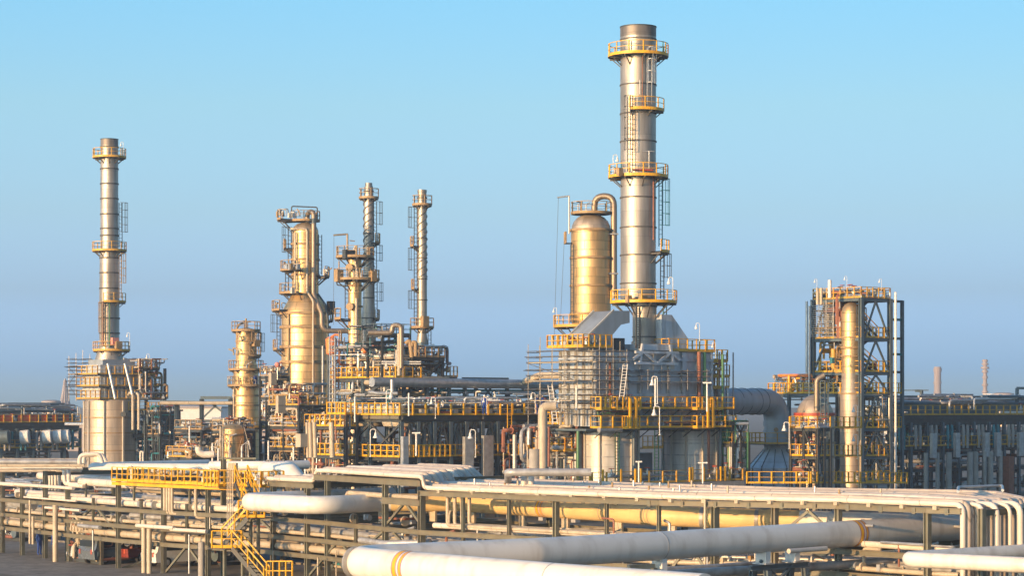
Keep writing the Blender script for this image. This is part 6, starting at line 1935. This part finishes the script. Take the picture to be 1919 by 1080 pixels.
# smaller loop at the lower right
o, pth = big('expansion_loop', 'smaller white pipe bend at the lower right corner with two diverging legs',
    [G(1980, 1063, 4.1), G(1692, 1049, 4.1), G(1980, 1031, 4.1)], .32, .62, n=28)
pipe('grey pipe sloping across under the back leg of the front main', [G(1240, 1078, 3.2), G(1478, 1066, 3.2), G(1700, 1052, 3.2), G(1760, 1049, 3.2)], .2, 'pipe_grey', 16)
pipe('second grey pipe just below the sloping one', [G(1190, 1072, 3.4), G(1340, 1063, 3.4), G(1420, 1057, 3.4)], .12, 'pipe_grey', 12)
pipe('short white pipe lying right of the trestle saddles', [G(1478, 1034, 4.1), G(1548, 1029, 4.1)], .11, 'white_pipe', 12)
pipe('bent white pipe behind the corner column at the right', [G(1746, 958, 5.4), G(1746, 958, 5.4) - Z * 1.5, G(1746, 958, 5.4) - Z * 1.5 + Vector((.9, 0, 0)), G(1746, 958, 5.4) - Z * 1.9 + Vector((.9, 0, 0))], .12, 'white_pipe', 12, rad=.2)
pipe('tall thin cream pipe just left of the thick middle column', [FP(1331, 3.0, -.35), FP(1331, 6.1, -.35)], .06, 'cream_pipe', 10)
# clutter seen under the front mains
uc = thing('pipe_manifold', 'low manifold of small pipes and valves seen under the back leg of the front main', 'manifold', G(1330, 1062, 3.0))
for i in range(46):
    q = P(rg.uniform(1180, 1420), rg.uniform(1045, 1070), 112 + rg.uniform(-4, 10))
    m = MB(); r = rg.choice((.03, .05, .08))
    m.tube(bend([q, q + Z * rg.uniform(.3, .9), q + Z * .5 + Vector((rg.uniform(-1, 1), rg.uniform(-.6, .6), .1))], .15), r, 8); m.build('pipe', rg.choice(('lamp_white', 'cream_pipe', 'pipe_grey', 'galvanised')), uc)
uc2 = thing('pipe_manifold', 'low manifold of pipes and valves under the trestle at the right, half hidden', 'manifold', G(1600, 1070, 2.0))
for i in range(40):
    q = P(rg.uniform(1440, 1900), rg.uniform(1050, 1080), 108 + rg.uniform(-4, 10))
    m = MB(); r = rg.choice((.05, .08, .12))
    m.tube(bend([q - Z * .6, q + Z * rg.uniform(.1, .5), q + V * rg.uniform(-2, 2)], .2), r, 8); m.build('pipe', rg.choice(('lamp_white', 'cream_pipe', 'pipe_grey')), uc2)

# ---------------------------------------------------------------- yellow walkway and stairs
wk = thing('walkway', 'bright yellow-railed walkway along the fat white main at the left', 'walkway', FP(350, 5.5, -.4))
pp = fpath(220, 470, 5.62, -.4)
m = MB()
for a, b in zip(pp[:-1], pp[1:]): m.quadbox((a + b) / 2 + V * .6 + Z * .02, (b - a) / 2, V * .6, Z * .03)
m.build('walkway_deck', 'grating', wk)
m = MB(); m.rail(pp, .9, .62, .045, post=.065); m.build('railing', 'yellow_paint', wk)
m = MB(); m.rail([p + V * 1.25 for p in pp], .9, .8, .05, post=.08); m.build('rear_railing', 'dull_yellow', wk)
m = MB()
for a, b in zip(pp[:-1], pp[1:]): m.ibeam(a - Z * .14, b - Z * .14, .12, .2, .03)
m.build('edge_beam', 'yellow_paint', wk)
pe = [FP(470, 5.62, -.4), FP(500, 5.62, -.4)]
m = MB(); m.rail([pe[0], pe[1], pe[1] + V * 1.6], .95, .5, .06, post=.09); m.build('stair_head_railing', 'yellow_paint', wk)
m = MB(); m.rail([FP(424, 5.62, -1.6), FP(452, 5.62, -1.6), FP(452, 5.62, -.4)], .95, .35, .06, post=.09); m.build('gate_railing', 'yellow_paint', wk)
m = MB(); m.quadbox((FP(424, 5.6, -1) + FP(452, 5.6, -1)) / 2, (FP(452, 5.6, -1) - FP(424, 5.6, -1)) / 2, V * .6, Z * .03); m.build('landing', 'grating', wk)
rg2 = random.Random(12)
for i in range(30):
    q = FP(rg2.uniform(240, 480), 5.75, rg2.uniform(.2, 2.0)); 
    m = MB(); r = rg2.choice((.05, .08, .12))
    m.tube(bend([q, q + Z * rg2.uniform(.2, .9), q + Z * .6 + U * rg2.uniform(-1, 1)], .15), r, 8); m.build('pipe_stub', rg2.choice(('cream_pipe', 'rail_brown', 'white_pipe')), wk)
sw = thing('staircase', 'bright yellow zigzag staircase dropping from the walkway to the ground', 'stairs', FP(455, 0, -1.6))
def sp(px, py, D): return P(px, py, D)
sd_ = 131.5
stair_meshes(sp(452, 906, sd_ + 1), sp(478, 968, sd_ - 1), .8, 'dark_steel', 'yellow_paint', sw)
stair_meshes(sp(470, 972, sd_ - 2.2), sp(422, 1024, sd_ - 1.6), .8, 'dark_steel', 'yellow_paint', sw)
stair_meshes(sp(440, 1028, sd_ - 2.6), sp(500, 1098, sd_ - 3.2), .8, 'dark_steel', 'yellow_paint', sw)
for c, w_ in ((sp(474, 970, sd_ - 1.4), 1.5), (sp(428, 1027, sd_ - 2), 1.7)):
    m = MB(); m.box(c - Z * .04, w_, 1.9, .06); m.build('landing', 'grating', sw)
    m = MB(); m.rail([c + Vector((-w_ / 2, -.7, 0)), c + Vector((w_ / 2, -.7, 0))], 1.0, .5, .06, post=.08); m.build('railing', 'yellow_paint', sw)
for px in (421, 455, 470, 484):
    m = MB(); q = sp(px, 970, sd_ - 1.8); m.beam(Vector((q.x, q.y, 0)), Vector((q.x, q.y, zat(1027 if px < 460 else 970, q.y))), .16); m.build('stair_post', 'olive_steel', sw)
m = MB()
for j in range(4): q = sp(426 + j * 3.5, 890, 134); m.tube([Vector((q.x, q.y, zat(1010, 134))), Vector((q.x, q.y, zat(880, 134)))], .03, 6)
tag(m.build('scaffold_tube_bundle', 'scaffold_tube'), 'bundle of thin grey scaffold tubes standing left of the yellow staircase', 'scaffolding')
mk_l = lambda px, py, D, h, lab: lamp(px, py, D, h, lab)
mk_l(486, 924, 131, 34, 'white bell lamp just above the rounded end of the sunlit main')
mk_l(486, 975, 130, 20, 'white bell lamp under the rounded end of the sunlit main')
tag(part('rail_fence', 'yellow_paint', None, lambda m: m.rail([P(500, 1092, 124), P(548, 1092, 123)], 1.15, .5, .06, post=.07)), 'low yellow railing at the bottom edge right of the staircase', 'railing')

# ---------------------------------------------------------------- ground, road, cars, people
def plane(name, pts, mat, z):
    m = MB(); m.v = [Vector((x, y, z)) for x, y in pts]; m.f = [tuple(range(len(pts)))]; m.m = [0]
    me = bpy.data.meshes.new(name); me.from_pydata([tuple(v) for v in m.v], [], m.f); me.materials.append(MATS[mat])
    o = bpy.data.objects.new(name, me); sc.collection.objects.link(o); o['kind'] = 'structure'; return o
plane('ground', [(-6000, -300), (6000, -300), (6000, 9000), (-6000, 9000)], 'ground', 0)
c = FP(150, 0, 0)
def gp(a, b): q = FP(222, 0) - U * a + V * b; return (q.x, q.y)
plane('road', [gp(-60, 11), gp(120, 11), gp(120, 19), gp(-60, 19)], 'asphalt', .004)
for i in range(12):
    a = -55 + i * 12
    o = plane('road_marking', [gp(a, 14.9), gp(a + 4, 14.9), gp(a + 4, 15.1), gp(a, 15.1)], 'road_paint', .008)
for s_ in (10.85, 19.15):
    m = MB(); a, b = Vector((*gp(-60, s_), .065)), Vector((*gp(120, s_), .065)); m.beam(a, b, .25, .13)
    o = m.build('kerb', 'concrete'); o['kind'] = 'structure'
plane('apron', [gp(-70, -8), gp(60, -8), gp(60, 10.7), gp(-70, 10.7)], 'concrete', .004)

def car_proto(kind, paint):
    o = thing('parked_car', '', 'car', (0, 0, 0), 'vehicles parked behind the rack')
    if kind == 'suv': prof = [(-2.3, .35), (-2.35, .9), (-2.2, 1.05), (-2.0, 1.72), (.6, 1.78), (1.25, 1.12), (2.2, .95), (2.35, .7), (2.3, .35)]
    elif kind == 'van': prof = [(-2.5, .35), (-2.55, 1.0), (-2.5, 2.15), (1.2, 2.2), (1.9, 1.25), (2.5, 1.05), (2.55, .6), (2.5, .35)]
    else: prof = [(-2.6, .45), (-2.65, 1.0), (-.6, 1.02), (-.5, 1.7), (.8, 1.75), (1.45, 1.15), (2.5, 1.0), (2.6, .7), (2.55, .45)]
    m = MB()
    n = len(prof)
    xs = [(-.88, .9), (-.92, 1), (.92, 1), (.88, .9)]
    for yy in (-.92, -.86, .86, .92):
        for x, z in prof:
            k = 1.0 if abs(yy) < .9 else .985
            tz_ = z
            yv = yy * (1 - .12 * max(0, z - 1.05)) 
            m.v.append(Vector((x * k, yv, tz_)))
    for j in range(3):
        for i in range(n):
            i2 = (i + 1) % n
            m.f.append((j * n + i, j * n + i2, (j + 1) * n + i2, (j + 1) * n + i)); m.m.append(0)
    m.f.append(tuple(range(n))[::-1]); m.m.append(0); m.f.append(tuple(3 * n + i for i in range(n))); m.m.append(0)
    body = m.build('body', paint, o)
    top = max(z for x, z in prof)
    x0, x1 = (-1.9, .75) if kind == 'suv' else ((-.4, 1.5) if kind == 'van' else (-.45, .95))
    for sgn, nm in ((-1, 'side_window'), (1, 'side_window')):
        m = MB(); y = sgn * .905
        a = [Vector((x0, y, 1.1)), Vector((x1 + .25, y, 1.1)), Vector((x1 - .2, y * .93, top - .14)), Vector((x0 + .1, y * .93, top - .14))]
        m.prism(a, Vector((0, sgn * .02, 0))); m.build(nm, 'glass_dark', o)
    ws_ = [(x, z) for x, z in prof if z > 1.05][-2:]
    (xa, za), (xb, zb) = ws_
    m = MB(); m.quadbox(Vector(((xa + xb) / 2 + .03, 0, (za + zb) / 2 + .03)), Vector(((xb - xa) / 2 * .85, 0, (zb - za) / 2 * .85)), Vector((0, .72, 0)), Vector((.02, 0, .02))); m.build('windscreen', 'glass_dark', o)
    m = MB(); m.box(Vector((-2.3 if kind == 'suv' else (-2.53 if kind == 'van' else -.58), 0, 1.4)), .06, 1.3, .4, 0); m.build('rear_window', 'glass_dark', o)
    for x in (-1.45, 1.45):
        for y in (-.84, .84):
            m = MB(); m.tube([Vector((x, y - .11, .34)), Vector((x, y + .11, .34))], .34, 18); w_ = m.build('wheel', 'rubber', o)
            m = MB(); m.tube([Vector((x, y - .12, .34)), Vector((x, y + .12, .34))], .19, 12); m.build('rim', 'galvanised', w_)
    for y in (-.65, .65):
        m = MB(); m.box(Vector((2.32 if kind == 'suv' else 2.53, y, .78)), .08, .3, .16, 0); m.build('headlight', 'lamp_white', o)
        m = MB(); m.box(Vector((-2.33 if kind == 'suv' else (-2.55 if kind == 'van' else -2.64), y, .85)), .06, .16, .3, 0); m.build('tail_light', 'red_paint', o)
    return o
for i, (kind, paint, px, py, D, rot, lab) in enumerate((('suv', 'car_grey', 215, 1066, 149, GA + .1, 'grey-blue off-roader parked behind the rack, left of the pale standpipes'),
        ('pickup', 'car_red', 277, 1064, 150, GA + .2, 'dark red pickup parked beside the grey-blue off-roader'),
        ('suv', 'car_white', 335, 1075, 146, GA, 'white off-roader parked right of the dark red pickup'),
        ('van', 'car_white', 262, 1050, 158, GA + math.pi / 2, 'white van parked behind the dark red pickup'),
        ('suv', 'car_grey', 372, 1062, 154, GA - .1, 'grey off-roader parked left of the broad pale standpipe'))):
    o = car_proto(kind, paint)
    q = P(px, 760, D); o.location = (q.x, q.y, 0.01); o.rotation_euler = (0, 0, rot); o['label'] = lab

def person(label, pos, face, pose='stand', cloth='blue_cloth', hat='lamp_white'):
    """one skinned body, helmet as a child"""
    o = thing('person', label, 'person', pos)
    J = {'pel': (0, 0, .95), 'sp': (0, 0, 1.15), 'ch': (0, .01, 1.38), 'nk': (0, .0, 1.52), 'hd': (0, -.01, 1.66), 'ht': (0, -.01, 1.76),
         'hl': (-.1, 0, .9), 'kl': (-.13, -.04, .5), 'al': (-.14, .02, .08), 'tl': (-.15, -.16, .04),
         'hr': (.1, 0, .9), 'kr': (.13, .02, .5), 'ar': (.14, .08, .08), 'tr': (.15, -.10, .04),
         'sl': (-.19, 0, 1.43), 'el': (-.27, .02, 1.15), 'wl': (-.28, -.1, .92), 'fl': (-.28, -.14, .83),
         'sr': (.19, 0, 1.43), 'er': (.27, .02, 1.15), 'wr': (.25, -.16, .98), 'fr': (.24, -.22, .92)}
    rd = {'pel': .15, 'sp': .14, 'ch': .16, 'nk': .06, 'hd': .095, 'ht': .07, 'hl': .1, 'kl': .07, 'al': .05, 'tl': .045, 'hr': .1, 'kr': .07, 'ar': .05, 'tr': .045,
          'sl': .07, 'el': .05, 'wl': .035, 'fl': .03, 'sr': .07, 'er': .05, 'wr': .035, 'fr': .03}
    ks = list(J)
    E = [('pel', 'sp'), ('sp', 'ch'), ('ch', 'nk'), ('nk', 'hd'), ('hd', 'ht'), ('pel', 'hl'), ('hl', 'kl'), ('kl', 'al'), ('al', 'tl'), ('pel', 'hr'), ('hr', 'kr'), ('kr', 'ar'), ('ar', 'tr'),
         ('ch', 'sl'), ('sl', 'el'), ('el', 'wl'), ('wl', 'fl'), ('ch', 'sr'), ('sr', 'er'), ('er', 'wr'), ('wr', 'fr')]
    me = bpy.data.meshes.new('body')
    me.from_pydata([J[k] for k in ks], [(ks.index(a), ks.index(b)) for a, b in E], [])
    ob = bpy.data.objects.new('body', me); sc.collection.objects.link(ob); ob.parent = o
    me.materials.append(MATS[cloth])
    md = ob.modifiers.new('skin', 'SKIN')
    for i, k in enumerate(ks): me.skin_vertices[0].data[i].radius = (rd[k], rd[k])
    me.skin_vertices[0].data[0].use_root = True
    ob.modifiers.new('sub', 'SUBSURF').render_levels = 1
    m = MB(); m.lathe(0, 0, [(1.555, .02), (1.57, .075), (1.63, .098), (1.69, .1)], 14, uv=False)
    m.v = [v + Vector((0, -.015, 0)) for v in m.v]
    f_ = MB(); f_.v = [v + Vector(pos) for v in m.v]; f_.f = m.f; f_.m = m.m; f_.build('face', 'skin', o)
    m = MB(); m.lathe(0, 0, [(1.69, .15), (1.70, .12), (1.76, .115), (1.81, .08), (1.83, .02)], 14, uv=False)
    f_ = MB(); f_.v = [v + Vector(pos) + Vector((0, -.01, 0)) for v in m.v]; f_.f = m.f; f_.m = m.m; f_.build('helmet', hat, o)
    o.rotation_euler = (0, 0, face)
    return o
zd = cz(779) + .05
for lab, px, D, z, fc in (('worker in blue overalls standing on the air-cooler deck beside a lamp', 908, 207, zd, .3), ('worker in blue overalls at the heater end of the air-cooler deck, left one', 1007, 208, zd, 1.2), ('worker in blue overalls at the heater end of the air-cooler deck, right one', 1017, 209, zd, -1.0),
                      ('worker in blue overalls walking beyond the road, left one', 101, 168, 0, .4), ('worker in blue overalls beyond the road, right of the first', 151, 163, 0, -.5), ('worker in blue overalls standing near the road at the left', 74, 157, 0, .9)):
    q = P(px, 760, D); person(lab, (q.x, q.y, z), fc)
# site clutter beyond the road: drums and boxes and a red container
for i, (px, py, D, w, h, mat, lab) in enumerate(((205, 1028, 172, 1.6, 1.3, 'red_panel', 'small red cabin seen through the rack behind the cars'), (60, 1008, 190, 4, 1.6, 'cream_plate', 'cream container beyond the road at the left'), (250, 1000, 200, 3.0, 1.8, 'slate_steel', 'slate container behind the cars'), (330, 1005, 195, 3.5, 1.8, 'cream_plate', 'cream container behind the white off-roader'))):
    q = P(px, 760, D)
    o = thing('site_container', lab, 'container', (q.x, q.y, 0))
    m = MB(); m.box((q.x, q.y, h / 2 + .1), w, 1.8, h); 
    for k in range(int(w / .3)): m.box(Vector((q.x, q.y, h / 2 + .1)) + V * (-w / 2 + .15 + k * .3) + U * .92, .12, .05, h * .9)
    m.build('shell', mat, o)
    m = MB(); m.box(Vector((q.x, q.y, h / 2 + .1)) + U * .96 + V * (w * .2), .6, .05, h * .8); m.build('door', 'galvanised', o)
gu = [('dark belt of pumps and pipes beyond the road at the far left', 60, 205, -60, 190, 400), ('dark belt of pumps and pipes beyond the road behind the cars', 230, 205, 170, 400, 410), ('dark belt of pumps and pipes behind the yellow staircase', 470, 196, 400, 640, 420), ('low pipework right beneath the left end of the sunlit main', 660, 140, 600, 720, 430), ('dark pumps and pipework at ground level in front of the cars', 190, 147, 130, 300, 340), ('dense pumps and pipework at ground level behind the cars', 330, 182, 250, 420, 350), ('ground-level pipework just left of the yellow staircase', 420, 146, 360, 470, 360), ('ground-level pumps under the right-hand end of the foreground rack', 1560, 108, 1480, 1700, 370), ('ground-level tangle of pumps and pipes under the rack at the far left', 40, 172, -20, 110, 300), ('ground-level tangle of pumps and pipes beyond the cars', 250, 176, 180, 330, 310), ('ground-level pumps and pipework under the rack right of the staircase', 600, 150, 540, 680, 320), ('ground-level pumps and pipework below the braced bay', 760, 140, 700, 860, 330)]
for lab, c_, D, l, r, sd2 in gu:
    f = Frame('pump_station', lab, 'process unit', c_, D, l, r, 0, 'dark_steel')
    f.cols([0, f.La], [0, f.Lb], 0, 3.2, .22, 'olive_steel')
    slab('skid', 'dark_steel', .2, f.La - .2, .2, f.Lb - .2, .01, .25, fr=f)
    for k in range(5):
        m = MB(); q = f.pt(f.La * (.1 + .17 * k), f.Lb * ((k * .37) % .8 + .1), .7)
        m.tube([q - V * .7, q + V * .7], .42, 14); m.build('pump_drum', ('slate_steel', 'rust_red', 'pipe_grey', 'teal_paint', 'cream_pipe')[k], f.o)
    f.level(3.2, [0, f.La], [0, f.Lb], .25, deck=False)
    f.fill(0, f.La, 0, f.Lb, .3, 3.4, 95, sd2, mats=('galvanised', 'rust_red', 'cream_pipe', 'pipe_grey', 'slate_steel'), rr=(.05, .08, .12), valves=30)

# ================================================================ haze
hz = bpy.data.meshes.new('haze')
x0, x1, y0, y1, z0, z1 = -900, 900, -40, 1650, -1, 60
hz.from_pydata([(x0, y0, z0), (x1, y0, z0), (x1, y1, z0), (x0, y1, z0), (x0, y0, z1), (x1, y0, z1), (x1, y1, z1), (x0, y1, z1)], [],
               [(0, 3, 2, 1), (4, 5, 6, 7), (0, 1, 5, 4), (1, 2, 6, 5), (2, 3, 7, 6), (3, 0, 4, 7)])
hm = bpy.data.materials.new('haze_air')
hm.use_nodes = True
ht = hm.node_tree
ht.nodes.remove(ht.nodes['Principled BSDF'])
pv = ht.nodes.new('ShaderNodeVolumePrincipled')
pv.inputs['Color'].default_value = (0.70, 0.84, 1.0, 1)
pv.inputs['Density'].default_value = 0.00036
pv.inputs['Anisotropy'].default_value = 0.2
ht.links.new(pv.outputs[0], ht.nodes['Material Output'].inputs['Volume'])
hz.materials.append(hm)
HAZE = bpy.data.objects.new('haze', hz)
HAZE['kind'] = 'stuff'
sc.collection.objects.link(HAZE)
